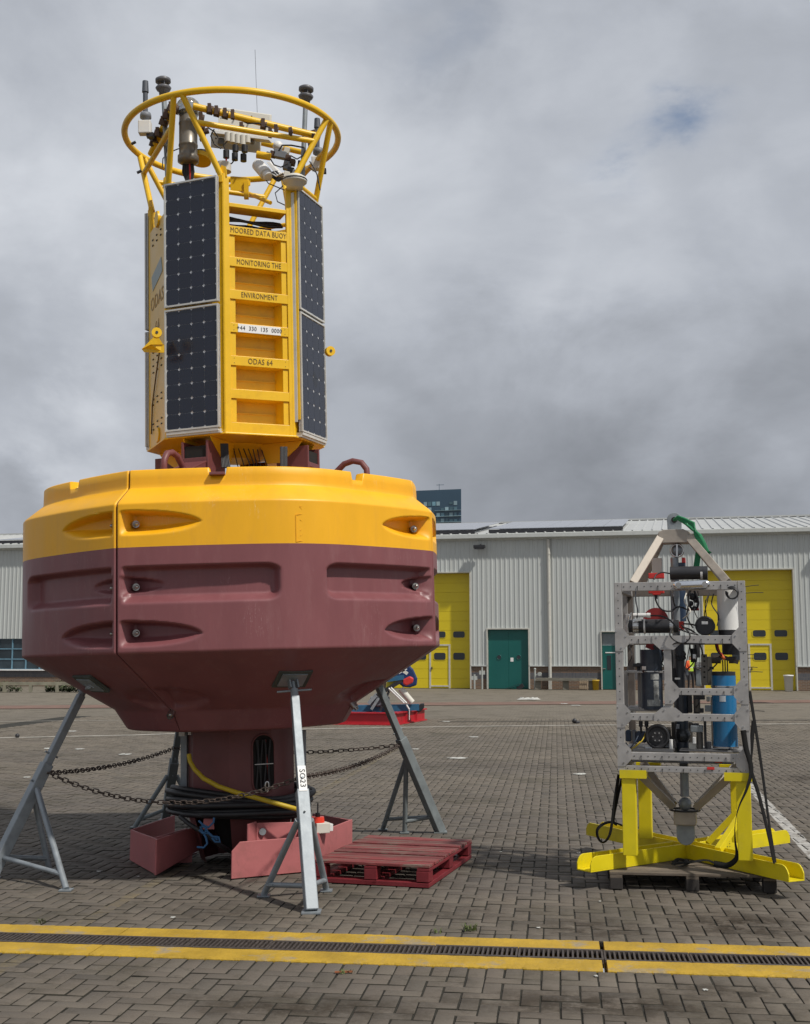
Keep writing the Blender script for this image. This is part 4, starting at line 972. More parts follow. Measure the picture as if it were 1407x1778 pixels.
def clamp(px, py, Y, ax, r=.040, w=.05):
    c = BL(px, py, Y); ax = Vector(ax).normalized(); m = MB().cyl(c-ax*w/2, c+ax*w/2, r, n=12).box(c+Vector((0, -r, 0)), (.03, .03, .08)); return bb(m, 'pipe_clamp', M_blt2)
M_blt2 = mat('corroded clamp', (.09, .055, .04), .6, metal=.4, var=.3)
hx = (.95, .15, -.22)
for q in ((298, 188, 10.05), (290, 201, 10.1), (284, 213, 10.15), (275, 232, 10.3), (267, 250, 10.45), (271, 242, 10.38)): clamp(*q, (-.4, .4, -.85))
for q in ((365, 191, 10.05), (377, 195, 10.07), (392, 199, 10.1), (458, 217, 10.2), (305, 190, 10.05)): clamp(*q, hx)
for q in ((350, 206, 9.95), (352, 218, 10.0), (545, 243, 10.3)): clamp(*q, hx, .038, .04)
# canister with dome, disc
c0, c1 = BL(327, 194, 10.15), BL(327, 288, 10.15)
ax = (c1-c0).normalized()
m = MB().lathe([(.0, 0), (.078, 0), (.080, .10), (.083, .105), (.083, .12), (.080, .125), (.080, .30), (.084, .305), (.084, .32), (.080, .325), (.080, .40), (.092, .41), (.092, .46), (.06, .48), (0, .48)], c0, ax, 24)
bb(m, 'canister', mat('grey brown canister', (.20, .18, .15), .35, metal=.5, var=.12))
m = MB(); m.sphere(c0-ax*.03, .11, 18, (1, 1, .9)); bb(m, 'clear_dome', mat('clear dome', (.55, .58, .60), .08, var=.05, coat=1.))
MATS['clear dome'].node_tree.nodes['Principled BSDF'].inputs['Transmission Weight'].default_value = .85
for i in range(7): bb(MB().tube([c1+Vector((-.04+.013*i, 0, .03)), c1+Vector((-.05+.016*i, .01, -.05)), c1+Vector((-.02+.008*i, .02, -.13))], .009, 6), 'cable', M_red if i == 4 else M_rub)
m = MB().cyl(BL(347, 279, 10.3), BL(348, 271, 10.3)+Vector((0, .01, 0)), .10, n=24); bb(m, 'round_plate', M_ty)
m = MB().cyl(BL(350, 267, 10.32), BL(350, 264, 10.32), .075, n=24); bb(m, 'round_sensor', M_blk)
# boards
def board(pts, th, name, m): return bb(MB().prism([BL(*q) for q in pts], (0.02, th, 0.01)), name, m, bevel=.003)
board(((379, 186, 10.45), (468, 199, 10.5), (468, 240, 10.5), (379, 226, 10.45)), .02, 'mounting_board', M_crm)
board(((366, 224, 10.4), (467, 238, 10.45), (467, 243, 10.45), (366, 230, 10.4)), .1, 'board_edge', M_wht)
board(((366, 226, 10.55), (450, 238, 10.6), (449, 266, 10.6), (366, 256, 10.55)), .02, 'mounting_board', M_crm)
for (x, y) in ((388, 196), (410, 199), (437, 202), (375, 240), (440, 244)): bb(MB().cyl(BL(x, y, 10.43), BL(x, y, 10.46), .008, n=8), 'screw', M_blt2)
for (x, y0, y1, r) in ((404, 232, 248, .03), (413, 234, 250, .03), (422, 236, 252, .032), (430, 236, 248, .026), (396, 231, 246, .03)): bb(MB().cyl(BL(x, y0, 10.4), BL(x, y1, 10.4), r, n=10), 'connector_body', M_crm)
for (x, y0, y1) in ((393, 261, 274), (409, 252, 263), (408, 266, 278), (425, 252, 264), (423, 268, 280)): bb(MB().cyl(BL(x, y0, 10.35), BL(x, y1, 10.35), .028, n=12), 'connector_cap', M_blk)
bb(MB().tube([BL(393, 273, 10.35), BL(393, 285, 10.35)], .008, 6), 'cable', M_red)
bb(MB().tube([BL(408, 276, 10.35), BL(403, 283, 10.3), BL(388, 292, 10.3), BL(372, 290, 10.4)], .006, 6), 'cable', M_rub)
bb(MB().cyl(BL(388, 298, 10.3), BL(388, 286, 10.3), .07, n=20).cyl(BL(388, 286, 10.3), BL(388, 283, 10.3), .062, n=20, mi=0), 'round_instrument', M_crm)
# orange bracket
board(((400, 306, 10.6), (423, 308, 10.6), (431, 310, 10.6), (431, 322, 10.6), (420, 332, 10.6), (400, 330, 10.6)), .02, 'bracket_plate', M_ty)
bb(MB().bar(BL(428, 316, 10.6), BL(428, 345, 10.6), .04, .04, (0, 1, 0)), 'bracket_post', M_ty)
# camera and its arm
bb(MB().cyl(BL(448, 286, 10.3), BL(462, 302, 10.2), .055, n=16).cyl(BL(462, 302, 10.2), BL(466, 307, 10.18), .04, n=16), 'camera_housing', M_wht)
board(((462, 281, 10.3), (468, 280, 10.3), (492, 306, 10.3), (487, 312, 10.3)), .04, 'sun_shield', M_wht)
board(((462, 300, 10.25), (478, 296, 10.25), (492, 307, 10.25), (480, 315, 10.25)), .04, 'camera_base', M_blk)
bb(MB().cyl(BL(446, 268, 10.4), BL(470, 272, 10.4), .034, n=12), 'camera_arm', M_ty)
for (x, y, w) in ((474, 268, .05), (482, 267, .07), (492, 270, .06), (500, 275, .05), (499, 288, .07), (508, 282, .05)): bb(MB().box(BL(x, y, 10.45), (w, .06, w*1.1), Matrix.Rotation(.25, 3, 'Y')), 'instrument_block', M_gry if w > .055 else M_blt2, bevel=.006)
bb(MB().sphere(BL(483, 254, 10.6), .05, 12), 'small_antenna', M_wht)
c = BL(512, 318, 10.05); bb(MB().lathe([(0, -.05), (.07, -.05), (.075, 0), (.105, .005), (.105, .02), (.10, .025), (.105, .03), (.10, .045), (.06, .07), (0, .075)], c, (0, 0, 1), 28), 'flat_dome', M_crm)
bb(MB().torus(c+Vector((0, 0, .025)), (0, 0, 1), .104, .006, 28, 6), 'dome_seal', M_blk)
for (pts) in (((492, 322), (478, 335), (482, 350), (497, 357)), ((455, 302), (466, 318), (480, 324), (495, 330)), ((537, 290), (550, 300), (553, 318)), ((290, 268), (283, 275), (282, 292))): bb(MB().tube([BL(x, y, 10.2) for x, y in pts], .005, 6), 'cable', M_rub)
for (x, y, w, h, Y, m_) in ((352, 236, .05, .09, 10.3, M_gry), (356, 228, .07, .04, 10.25, M_blt2), (348, 222, .04, .05, 10.2, M_blt2), (498, 262, .05, .06, 10.5, M_crm), (466, 270, .04, .06, 10.4, M_gry), (505, 296, .06, .05, 10.3, M_blk), (516, 300, .08, .04, 10.25, M_gry), (498, 304, .05, .06, 10.2, M_crm), (522, 286, .05, .07, 10.45, M_blt2), (262, 236, .05, .05, 10.3, M_blk), (545, 232, .05, .06, 10.4, M_blt2), (540, 252, .05, .05, 10.4, M_blk), (436, 244, .06, .05, 10.5, M_gry), (384, 246, .05, .06, 10.5, M_gry)):
    bb(MB().box(BL(x, y, Y), (w, .05, h), Matrix.Rotation(.3*math.sin(x), 3, 'Y')), 'fitting', m_, bevel=.006)
for (pts, r_) in ((((355, 212), (362, 222), (372, 228), (380, 240)), .006), (((298, 192), (300, 215), (294, 240), (288, 268), (292, 300)), .007), (((395, 245), (388, 252), (392, 262)), .006), (((300, 262), (310, 258), (322, 260)), .005), (((470, 276), (476, 286), (488, 290), (500, 284)), .006), (((505, 270), (516, 276), (526, 270), (530, 262)), .006), (((484, 262), (490, 252), (506, 252), (528, 256)), .007), (((538, 280), (546, 292), (552, 306), (556, 330)), .006), (((412, 206), (430, 214), (450, 214), (470, 222)), .006), (((372, 224), (366, 236), (372, 250), (384, 258)), .006)):
    bb(MB().tube([BL(x, y, 10.15) for x, y in pts], r_, 6), 'cable', M_rub)
for (x, y) in ((405, 200), (480, 226), (505, 231), (420, 222), (470, 232)): clamp(x, y+1, 10.12, hx, .034, .03)
for k in range(5): bb(MB().tube([BL(470+k*3, 300-k, 10.2), BL(480+k*2, 306, 10.15), BL(492+k, 300+k*2, 10.1)], .006, 6), 'cable', M_rub if k % 2 else M_wht)
# wind sensors on poles
def wind(px, top, bot, Y, lb):
    a = BL(px[0], top, Y); b = BL(px[1], bot, Y); d = (a-b).normalized()
    bb(MB().cyl(b, a-d*.14, .022, n=12), 'sensor_pole', M_gal)
    m = MB().lathe([(0, -.01), (.05, -.008), (.068, -.02), (.068, -.045), (.05, -.055), (0, -.055)], a, d, 20); m.lathe([(0, -.085), (.06, -.088), (.07, -.10), (.06, -.12), (.042, -.135), (.038, -.19), (0, -.19)], a, d, 20)
    for i in range(4):
        t = i*math.pi/2+.4; o_ = Vector((math.cos(t)*.045, math.sin(t)*.045, 0)); m.cyl(a+o_-d*.05, a+o_-d*.09, .006, n=6)
    bb(m, 'wind_sensor', mat('wind sensor grey', (.12, .12, .13), .45))
wind((283, 291), 134, 306, 10.2, ''); wind((532, 524), 149, 340, 10.5, '')
def whip(px, top, bot, Y, cap):
    m = MB().cyl(BL(px, cap, Y), BL(px, top, Y), .030, .026, n=12).cyl(BL(px, bot, Y), BL(px, cap, Y), .022, n=12); bb(m, 'antenna', mat('antenna grey', (.075, .085, .105), .5))
whip(252.5, 141, 200, 10.2, 160); whip(551, 206, 258, 10.6, 222)
for (x, y, Y) in ((253, 202, 10.2), (553, 264, 10.6)):
    bb(MB().lathe([(0, .03), (.045, .03), (.05, .01), (.05, -.015), (.03, -.03), (.025, -.06), (0, -.06)], BL(x, y, Y), (0, 0, 1), 20), 'antenna_mount', M_gry)
    bb(MB().box(BL(x-1, y+20, Y), (.11, .08, .12)), 'junction_box', M_wht, bevel=.008)
    bb(MB().box(BL(x+8, y+33, Y), (.06, .05, .04)), 'cable_gland', M_blk)
bb(MB().tube([BL(447, 200, 10.6), BL(443, 86, 10.6)], .0022, 5), 'whip_antenna', M_gry)
for (x, y, x2, y2) in ((228, 250, 236, 246), (238, 300, 246, 296)): bb(MB().tube([BL(x, y, 9.9), BL(x2, y2, 9.9)], .012, 6), 'cable_tie', M_blk)

# ================================================================== things at the foot of the buoy
hc = thing('hose_coil', 'thick black hose coiled round the maroon keel of the buoy', 'hose', (-1.42, 10.6, 0))
rnd = random.Random(11)
for i in range(9):
    z0 = .415+.023*i+rnd.uniform(-.008, .008); r0 = .555+.026*((i*5) % 3)+rnd.uniform(-.02, .045); ph = rnd.uniform(0, 6); pts = []
    for k in range(48):
        t = 2*math.pi*k/48; r = r0+.026*math.sin(2*t+ph)+.012*math.sin(5*t+ph)
        z = z0-.045*math.sin(t+.4)*-1*(-1 if False else 1)*math.cos(.0)+.018*math.sin(3*t+ph)
        z = z0+.030*math.cos(t-math.pi*1.25+2.2)*-1+(.010+.003*i)*math.sin(2*t+ph)-.035*math.sin(t-.9)*(-1)*.8*(.5+i*.03)
        pts.append(Vector((-1.42+r*math.cos(t)*.98, 10.6+r*math.sin(t)*.9, z)))
    build(MB().tube(pts, .0235, 10, True), 'loop', M_rub, hc)
build(MB().tube([P(313, 1418, 10.1), P(330, 1432, 9.95), P(348, 1443, 9.9), P(362, 1452, 9.9), P(380, 1466, 9.95), P(400, 1478, 10.1), P(412, 1484, 10.2)], .018, 8), 'hose_end', M_rub, hc)
single(MB().tube([P(328, 1310, 10.1), P(330, 1322, 10.08), P(338, 1336, 10.05), P(354, 1352, 10.0), P(380, 1366, 9.95), P(410, 1376, 9.93), P(450, 1387, 9.92), P(490, 1398, 9.92), P(515, 1405, 9.95), P(530, 1408, 10.05)], .019, 10), 'yellow_hose', M_yel, 'yellow hose hanging across the keel over the black coil', 'hose', origin=P(328, 1310, 10.1))
rp = thing('blue_rope', 'frayed blue rope knotted round the loose end of the black hose', 'rope', P(355, 1445, 9.85))
for q in (((345, 1425), (352, 1432), (362, 1437), (371, 1428), (372, 1420)), ((348, 1435), (352, 1446), (362, 1448), (358, 1438), (350, 1434)), ((352, 1444), (358, 1455), (360, 1465), (354, 1472), (342, 1471)), ((368, 1455), (374, 1462), (382, 1462), (380, 1454), (371, 1453)), ((356, 1440), (366, 1450), (378, 1458)), ((349, 1437), (356, 1434), (360, 1443), (352, 1447), (346, 1441))):
    build(MB().tube([P(x, y, 9.86-.004*i) for i, (x, y) in enumerate(q)], .009, 6), 'strand', M_brp, rp)
bc = thing('light_beacon', 'small red beacon lamp on a white box resting on the pink fin', 'beacon', G(560, 1445, .28))
c = Vector((-.66, 10.50, .29)); Rz = Matrix.Rotation(R_(25), 3, 'Z')
c = P(558, 1437, 10.35)
build(MB().box(c, (.12, .1, .085), Rz), 'box', M_crm, bc, bevel=.006); build(MB().box(c+Vector((.07, .03, .0)), (.03, .08, .06), Rz), 'side_plate', M_wht, bc, bevel=.004)
build(MB().cyl(c+Vector((-.03, 0, .043)), c+Vector((-.03, 0, .088)), .058, .052, n=20), 'lens', mat('red lens', (.75, .05, .02), .3), bc)
build(MB().cyl(c+Vector((-.03, 0, .088)), c+Vector((-.03, 0, .12)), .02, n=12).cyl(c+Vector((-.03, 0, .12)), c+Vector((-.03, 0, .20)), .006, n=8), 'aerial', M_blk, bc)
build(MB().tube([(-1.42+.6, 10.25, .1), (-.55, 10.6, .2)], .005, 6), 'lead', M_blk, bc) if False else None

M_gald = mat('dull shade darkened galvanised steel', (.19, .215, .22), .65, metal=.2, var=.2, vs=10, dirt=.4, dcol=(.07, .075, .07), ds=5)  # darker copy for the rear stands, the float's shadow put into the colour
# ---- galvanised stands
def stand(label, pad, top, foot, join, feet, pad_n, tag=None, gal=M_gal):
    st = thing('support_stand', label, 'stand', Vector((foot[0], foot[1], 0)), group='galvanised stands propping the buoy')
    top = Vector(top); foot = Vector((foot[0], foot[1], .012)); d = (top-foot).normalized(); J = foot+d*(top-foot).length*join
    side = d.cross(Vector((0, 0, 1))).normalized(); up = side.cross(d)
    build(MB().bar(foot, J+d*.22, .088, .088, up), 'outer_leg', gal, st, bevel=.006)
    build(MB().bar(J+d*.1, top, .062, .062, up), 'inner_leg', gal, st, bevel=.005)
    build(MB().box(foot+Vector((0, 0, -.004)), (.13, .13, .012)), 'foot_plate', gal, st)
    for pn__ in (.05, .3): build(MB().cyl(J+d*pn__-up*.062, J+d*pn__+up*.062, .008, n=8), 'locking_pin', gal, st)
    jf = []
    for i, q in enumerate(feet):
        q = Vector((q[0], q[1], .012)); s_ = side*(-.045 if (q-foot).dot(side) < 0 else .045)
        build(MB().cyl(J+s_, q, .024, n=12), 'brace_leg', gal, st); build(MB().box(q+Vector((0, 0, -.004)), (.09, .09, .01)), 'foot_plate', gal, st); jf.append(q)
        w = (J+s_).lerp(q, .86); g_ = foot+d*.17; build(MB().cyl(g_, w, .019, n=10), 'cross_brace', gal, st)
        build(MB().bar(w, w+(g_-w).normalized()*.1, .05, .012), 'brace_end', gal, st)
    pad = Vector(pad); n = Vector(pad_n).normalized(); x, y, _ = basis(n); Rp = Matrix((x, y, n)).transposed()
    build(MB().box(pad+n*.012, (.27, .22, .028), Rp), 'pad_board', mat('grey green pad', (.07, .08, .07), .8, var=.3), st, bevel=.004)
    build(MB().box(pad-n*.006, (.20, .16, .008), Rp), 'pad_plate', gal, st)
    for s in (-1, 1): build(MB().bar(pad-n*.01+x*.03*s, top+d*.07+x*.03*s, .012, .05, y), 'fork', gal, st)
    build(MB().cyl(top, top+d*.06, .03, n=10), 'screw_nut', gal, st); build(MB().cyl(top+d*.05, pad-n*.02, .016, n=10), 'screw', gal, st)
    build(MB().cyl(top+d*.05-side*.13-up*.02, top+d*.05+side*.13+up*.02, .008, n=8), 'screw_handle', gal, st)
    if tag:
        p = foot+d*(top-foot).length*tag; fr = up if up.y < 0 else -up
        lb = build(MB().box(p+fr*.0455, (.060, .004, .19), Matrix((side, fr*-1, d)).transposed()), 'tag_label', M_lbl, st)
        sd_ = side if side.x > 0 else -side
        lettering('SO23', .058, p+fr*.049, -d, sd_, M_blt, lb)
    return st
def coneN(w):
    q = BI @ Vector(w); h = Vector((q.x, q.y, 0)).normalized(); n = (h*-.56+Vector((0, 0, .83))); return n
def padpt(px, py, Y):
    # walk along the sight line to the cone under the float
    y = 8.0
    while y < 13:
        q = BI @ P(px, py, y); r = math.hypot(q.x, q.y)
        if 1.0 < r < RV and q.z > 1.32+(r-1.07)/(RV*.97-1.07)*(ZB-1.32): return P(px, py, y-.03)
        y += .01
    return P(px, py, Y)
pd = padpt(508, 1180, 9.37); S2 = stand('nearest of the steel stands, with SO23 on its bright square leg', pd, P(512, 1210, pd.y-.06), G(541, 1585), .40, [G(458, 1557), G(567, 1548)], coneN(pd), .585)
pd = padpt(157, 1189, 10.32); S1 = stand('leftmost steel stand leaning under the hull, its foot at the left edge', pd, P(141, 1207, 10.25), G(-17, 1527), .47, [G(86, 1513), G(115, 1547)], coneN(pd), None)
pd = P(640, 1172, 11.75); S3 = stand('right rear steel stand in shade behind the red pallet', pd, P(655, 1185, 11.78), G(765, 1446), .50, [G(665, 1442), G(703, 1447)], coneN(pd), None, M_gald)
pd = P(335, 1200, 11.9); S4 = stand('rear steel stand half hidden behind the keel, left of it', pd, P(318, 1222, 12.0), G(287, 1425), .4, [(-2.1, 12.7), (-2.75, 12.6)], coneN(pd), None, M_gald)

# ---- chains: every link its own mesh object
def link_mb():
    pts = []; L = .030; r = .0165
    for k in range(7): a = math.pi*k/6; pts.append((r*math.cos(a), L/2+r*math.sin(a)*.9, 0))
    for k in range(7): a = math.pi+math.pi*k/6; pts.append((r*math.cos(a), -L/2+r*math.sin(a)*.9, 0))
    return MB().tube(pts, .0048, 6, True)
LM = None
def chain(label, a, b, sag, hook=None):
    global LM
    a = Vector(a); b = Vector(b); ch = thing('chain', label, 'chain', a, group='chains linking the stands')
    n = 60; C = [a.lerp(b, i/n)+Vector((0, 0, -4*sag*(i/n)*(1-i/n))) for i in range(n+1)]
    ln = [0]
    for i in range(n): ln.append(ln[-1]+(C[i+1]-C[i]).length)
    k = max(4, int(ln[-1]/.050))
    for j in range(k):
        s = (j+.5)/k*ln[-1]; i = max(0, min(n-1, int(np.searchsorted(ln, s))-1)); t = (s-ln[i])/(ln[i+1]-ln[i]); p = C[i].lerp(C[i+1], t); d = (C[i+1]-C[i]).normalized()
        if LM is None: o = LM = build(link_mb(), 'link', M_chn, ch, local=True)
        else: o = LM.copy(); COL.objects.link(o); o.parent = ch
        x = d.cross(Vector((0, 0, 1))).normalized(); z = x.cross(d); 
        q = math.pi/2*(j % 2)+random.uniform(-.25, .25)+.5; X = x*math.cos(q)+z*math.sin(q)
        o.matrix_local = Matrix.Translation(p-a) @ Matrix((X, d, X.cross(d))).transposed().to_4x4()
    return ch
a1 = P(84, 1342, 9.85); a2 = P(524, 1349, 9.0); a3 = P(694, 1294, 11.95); a4 = P(303, 1299, 12.3)
chain('rusty chain from the leftmost stand back to the rear stand, the upper of two', a1, a4, .05)
chain('paler chain sagging across the keel from the leftmost stand to the nearest stand', a1, a2, .21)
chain('chain rising from the nearest stand to the right rear stand, the lower of two', a2, a3, .05)
chain('dark chain hanging level behind the keel to the right rear stand', a4, a3, .06)
single(MB().tube([P(464+3*math.sin(t), 1366+9*math.cos(t), 9.25) for t in [2*math.pi*i/14 for i in range(14)]], .006, 6, True), 'hook', M_ss, 'bright steel snap hook hanging on the chain before the keel slot', 'hook', origin=P(464, 1366, 9.25))

# ---- red pallet
fd = Vector((.960, -.280, 0)).normalized(); sd2 = Vector((.280, .960, 0)).normalized(); FR = Vector((.185, 9.375, 0))
rpal = thing('pallet', 'worn red wooden pallet on the bricks beside the buoy stands', 'pallet', FR)
PW, PD, PH = .94, 1.41, .165
def RP(u, v, z): return FR-fd*u+sd2*v+Vector((0, 0, z))      # u leftwards from the right corner, v away
RRot = Matrix((fd, sd2, Vector((0, 0, 1)))).transposed()
nbd = 9; bw = PD/nbd
for i in range(nbd):
    w = bw-.026 if i not in (0, nbd-1) else bw-.016
    build(MB().box(RP(PW/2, (i+.5)*bw, PH-.010+random.uniform(-.004, .004)), (PW-.004+random.uniform(-.004, .003), w, .020), RRot @ Matrix.Rotation(random.uniform(-.004, .004), 3, 'X')), 'deck_board', M_rpw, rpal, bevel=.002)
for u in (.05, PW/2, PW-.05): build(MB().box(RP(u, PD/2, PH-.032), (.098, PD-.002, .020), RRot), 'bearer', M_rps, rpal, bevel=.002)
for u in (.055, PW/2, PW-.055):
    for v in (.06, PD/2, PD-.06): build(MB().box(RP(u, v, .082), (.10, .12, .078), RRot), 'block', M_rps, rpal, bevel=.004)
for v in (.06, PD-.06): build(MB().box(RP(PW/2, v, .021), (PW-.2, .12, .034), RRot), 'base_board', M_rps, rpal, bevel=.003)
for u in (.055, PW/2, PW-.055): build(MB().box(RP(u, PD/2, .020), (.10, PD-.0, .032), RRot), 'base_board', M_rps, rpal, bevel=.003)

# ================================================================== instrument frame on the right
FA = R_(16); e_ = Vector((math.cos(FA), -math.sin(FA), 0)); w_ = Vector((math.sin(FA), math.cos(FA), 0)); F0 = Vector((2.095, 9.26, 0))
FRt = Matrix((e_, w_, Vector((0, 0, 1)))).transposed()
fr = thing('instrument_frame', 'open aluminium instrument frame packed with cylinders on a yellow cradle', 'instrument frame', F0+w_*.49+Vector((0, 0, .86)))
def FQ(u, d, z): return F0+e_*u+w_*d+Vector((0, 0, z))
def FP(px, py, d=0.):
    r = ray(px, py); o_ = F0+w_*d; t = (o_.x*w_.x+o_.y*w_.y)/(r.x*w_.x+r.y*w_.y); q = r*t; q.z += CH; return q
def FZ(py, px=1180, d=0): return FP(px, py, d).z
def fu(px, d=0, py=1150): q = FP(px, py, d)-F0; return q.dot(e_)
def fb(mb, name, m, bevel=0., **k): return build(mb, name, m, fr, bevel=bevel, **k)
HW, FD = .490, .98; pw = .056
zT, zB = FZ(1010), FZ(1342)
M_frd = mat('stained rear aluminium darkened for shade', (.15, .13, .115), .6, metal=.2, var=.25, dirt=.5, dcol=(.05, .04, .035), ds=8)  # rear members: shade inside the frame painted in as a darker base
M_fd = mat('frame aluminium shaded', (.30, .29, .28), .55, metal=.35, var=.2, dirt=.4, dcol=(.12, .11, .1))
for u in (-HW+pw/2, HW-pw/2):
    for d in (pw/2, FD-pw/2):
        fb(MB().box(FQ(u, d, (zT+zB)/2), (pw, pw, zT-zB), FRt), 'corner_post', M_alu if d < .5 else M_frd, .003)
def beam(y0, y1, px0=None, px1=None, d=0, parent_m=M_alu, name='cross_beam'):
    z1, z0 = FZ(y0), FZ(y1); u0 = -HW+pw if px0 is None else fu(px0); u1 = HW-pw if px1 is None else fu(px1)
    return fb(MB().box(FQ((u0+u1)/2, d+.026, (z0+z1)/2), (u1-u0-.002, .046, z1-z0), FRt), name, parent_m, .003)
lv = [(1010, 1025), (1103.5, 1118), (1239.5, 1252), (1308, 1321.5), (1331.5, 1342)]
for i, (a, b) in enumerate(lv):
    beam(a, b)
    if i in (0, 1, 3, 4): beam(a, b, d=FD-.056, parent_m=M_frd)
    z1, z0 = FZ(a), FZ(b)
    for u in (-HW+.028, HW-.028): fb(MB().box(FQ(u, FD/2, (z0+z1)/2-.001), (.05, FD-2*pw-.002, z1-z0), FRt), 'side_beam', M_alu, .003)
beam(1195, 1207, 1173, None)
u = (fu(1153)+fu(1166))/2; fb(MB().box(FQ(u, .028, (FZ(1118)+FZ(1239.5))/2), (.056, .046, FZ(1118)-FZ(1239.5)-.002), FRt), 'mid_post', M_alu, .003)
# bolt holes and cable tie ends along the beams
for (a, b) in lv+[(1195, 1207)]:
    zc = (FZ(a)+FZ(b))/2; hm = MB(); k = -9
    for k in range(-8, 9):
        uu = k*.052
        if (a, b) == (1195, 1207) and uu < fu(1178): continue
        hm.cyl(FQ(uu, .0025, zc), FQ(uu, .001, zc), .0045, n=8)
        if k % 3 == 0: hm.bar(FQ(uu, -.003, zc-.030), FQ(uu, -.002, zc+.006), .004, .003, w_)
    fb(hm, 'bolt_holes', M_blk, kind='stuff')
for s in (-1, 1):
    hm = MB()
    for k in range(24): hm.cyl(FQ(s*(HW-pw/2), -.001, zB+.08+k*.058), FQ(s*(HW-pw/2), .001, zB+.08+k*.058), .0045, n=8)
    fb(hm, 'bolt_holes', M_blk, kind='stuff')
def gusset(u, z, kind):
    r = .085
    if kind == 'L': pts = [(-.028, .09), (.028, .09), (.028+.05, .035), (.028+.05, -.035), (.028, -.09), (-.028, -.09)]
    elif kind == 'R': pts = [(.028, .09), (-.028, .09), (-.078, .035), (-.078, -.035), (-.028, -.09), (.028, -.09)]
    elif kind == 'D': pts = [(-.11, .032), (.11, .032), (.11, -.02), (.05, -.075), (-.05, -.075), (-.11, -.02)]
    elif kind == 'U': pts = [(-.11, -.032), (.11, -.032), (.11, .02), (.05, .07), (-.05, .07), (-.11, .02)]
    m = MB().prism([FQ(u+a, -.0045, z+b) for a, b in pts], w_*.0045)
    m2 = fb(m, 'gusset_plate', M_alu)
    bh = MB()
    for a, b in pts[::2]: bh.cyl(FQ(u+a*.7, -.0045, z+b*.7), FQ(u+a*.7, -.009, z+b*.7), .007, n=6)
    fb(bh, 'bolt_heads', M_ss, kind='stuff')
for py in (1110, 1244, 1312): gusset(-HW+.028, FZ(py), 'L')
for py in (1110, 1201, 1246, 1320): gusset(HW-.028, FZ(py), 'R')
gusset(u, FZ(1111), 'D'); gusset(u, FZ(1245), 'U'); gusset(u, FZ(1202), 'L')
# pyramid on top and inverted one below
apz0, apz1 = FZ(944, 1172, .49), FZ(921, 1172, .49); au = fu(1172, .49, 930)
fb(MB().prism([FQ(au-.125, .40, apz0), FQ(au+.115, .40, apz0), FQ(au+.115, .40, apz1-.02), FQ(au+.075, .40, apz1), FQ(au-.085, .40, apz1), FQ(au-.125, .40, apz1-.02)], w_*.18), 'apex_block', M_alw, .004)
for s in (-1, 1):
    for d0, d1 in ((.16, .44), (.80, .54)):
        a = FQ(.0+s*.36, d0, zT+.0); b = FQ(au+s*.10, d1, apz1-.045); fb(MB().bar(a, b, .062, .05, w_), 'apex_leg', M_alw, .004)
ez = FZ(903, 1172, .49)
m = MB().prism([FQ(au-.055+.0, .48, apz1), FQ(au+.055, .48, apz1)]+[FQ(au+.06*math.cos(t), .48, ez+.06*math.sin(t)) for t in np.linspace(-.3, math.pi+.3, 14)], w_*.03)
fb(m, 'lifting_eye', M_gal, .003); fb(MB().cyl(FQ(au, .475, ez), FQ(au, .515, ez), .024, n=14), 'eye_hole', M_drk)
az = FZ(1395, 1190, .49); bu = fu(1190, .49, 1400)
for s in (-1, 1):
    for d0, d1 in ((.14, .42), (.82, .56)):
        fb(MB().bar(FQ(s*.37, d0, zB+.0), FQ(bu+s*.09, d1, az-.02), .055, .055, w_), 'lower_leg', M_alw, .004)
zc1, zc0 = FZ(1410, 1190, .4), FZ(1434, 1190, .4)
fb(MB().box(FQ(bu, .49, (zc0+zc1)/2), (.17, .18, zc1-zc0), FRt), 'lower_block', M_alw, .01); fb(MB().torus(FQ(bu, .45, zc1+.01), (0, 0, 1), .115, .008, 28, 6), 'rubber_ring', M_rub)
fb(MB().cyl(FQ(bu, .49, FZ(1383, 1190, .49)), FQ(bu, .49, zB+.05), .034, n=16), 'lower_rod', M_gal)
fb(MB().sphere(FQ(bu, .49, FZ(1396, 1190, .49)), .052, 18).cyl(FQ(bu, .44, FZ(1394, 1190, .49)), FQ(bu, .43, FZ(1394, 1190, .49)), .014, n=8), 'ball_joint', M_gal)
m = MB().prism([FQ(bu-.07, .47, zc0), FQ(bu+.07, .47, zc0)]+[FQ(bu+.07*math.cos(t), .47, FZ(1452, 1190, .47)+.07*math.sin(t)) for t in np.linspace(0, -math.pi, 14)], w_*.035); fb(m, 'lower_shackle', M_gal, .004)
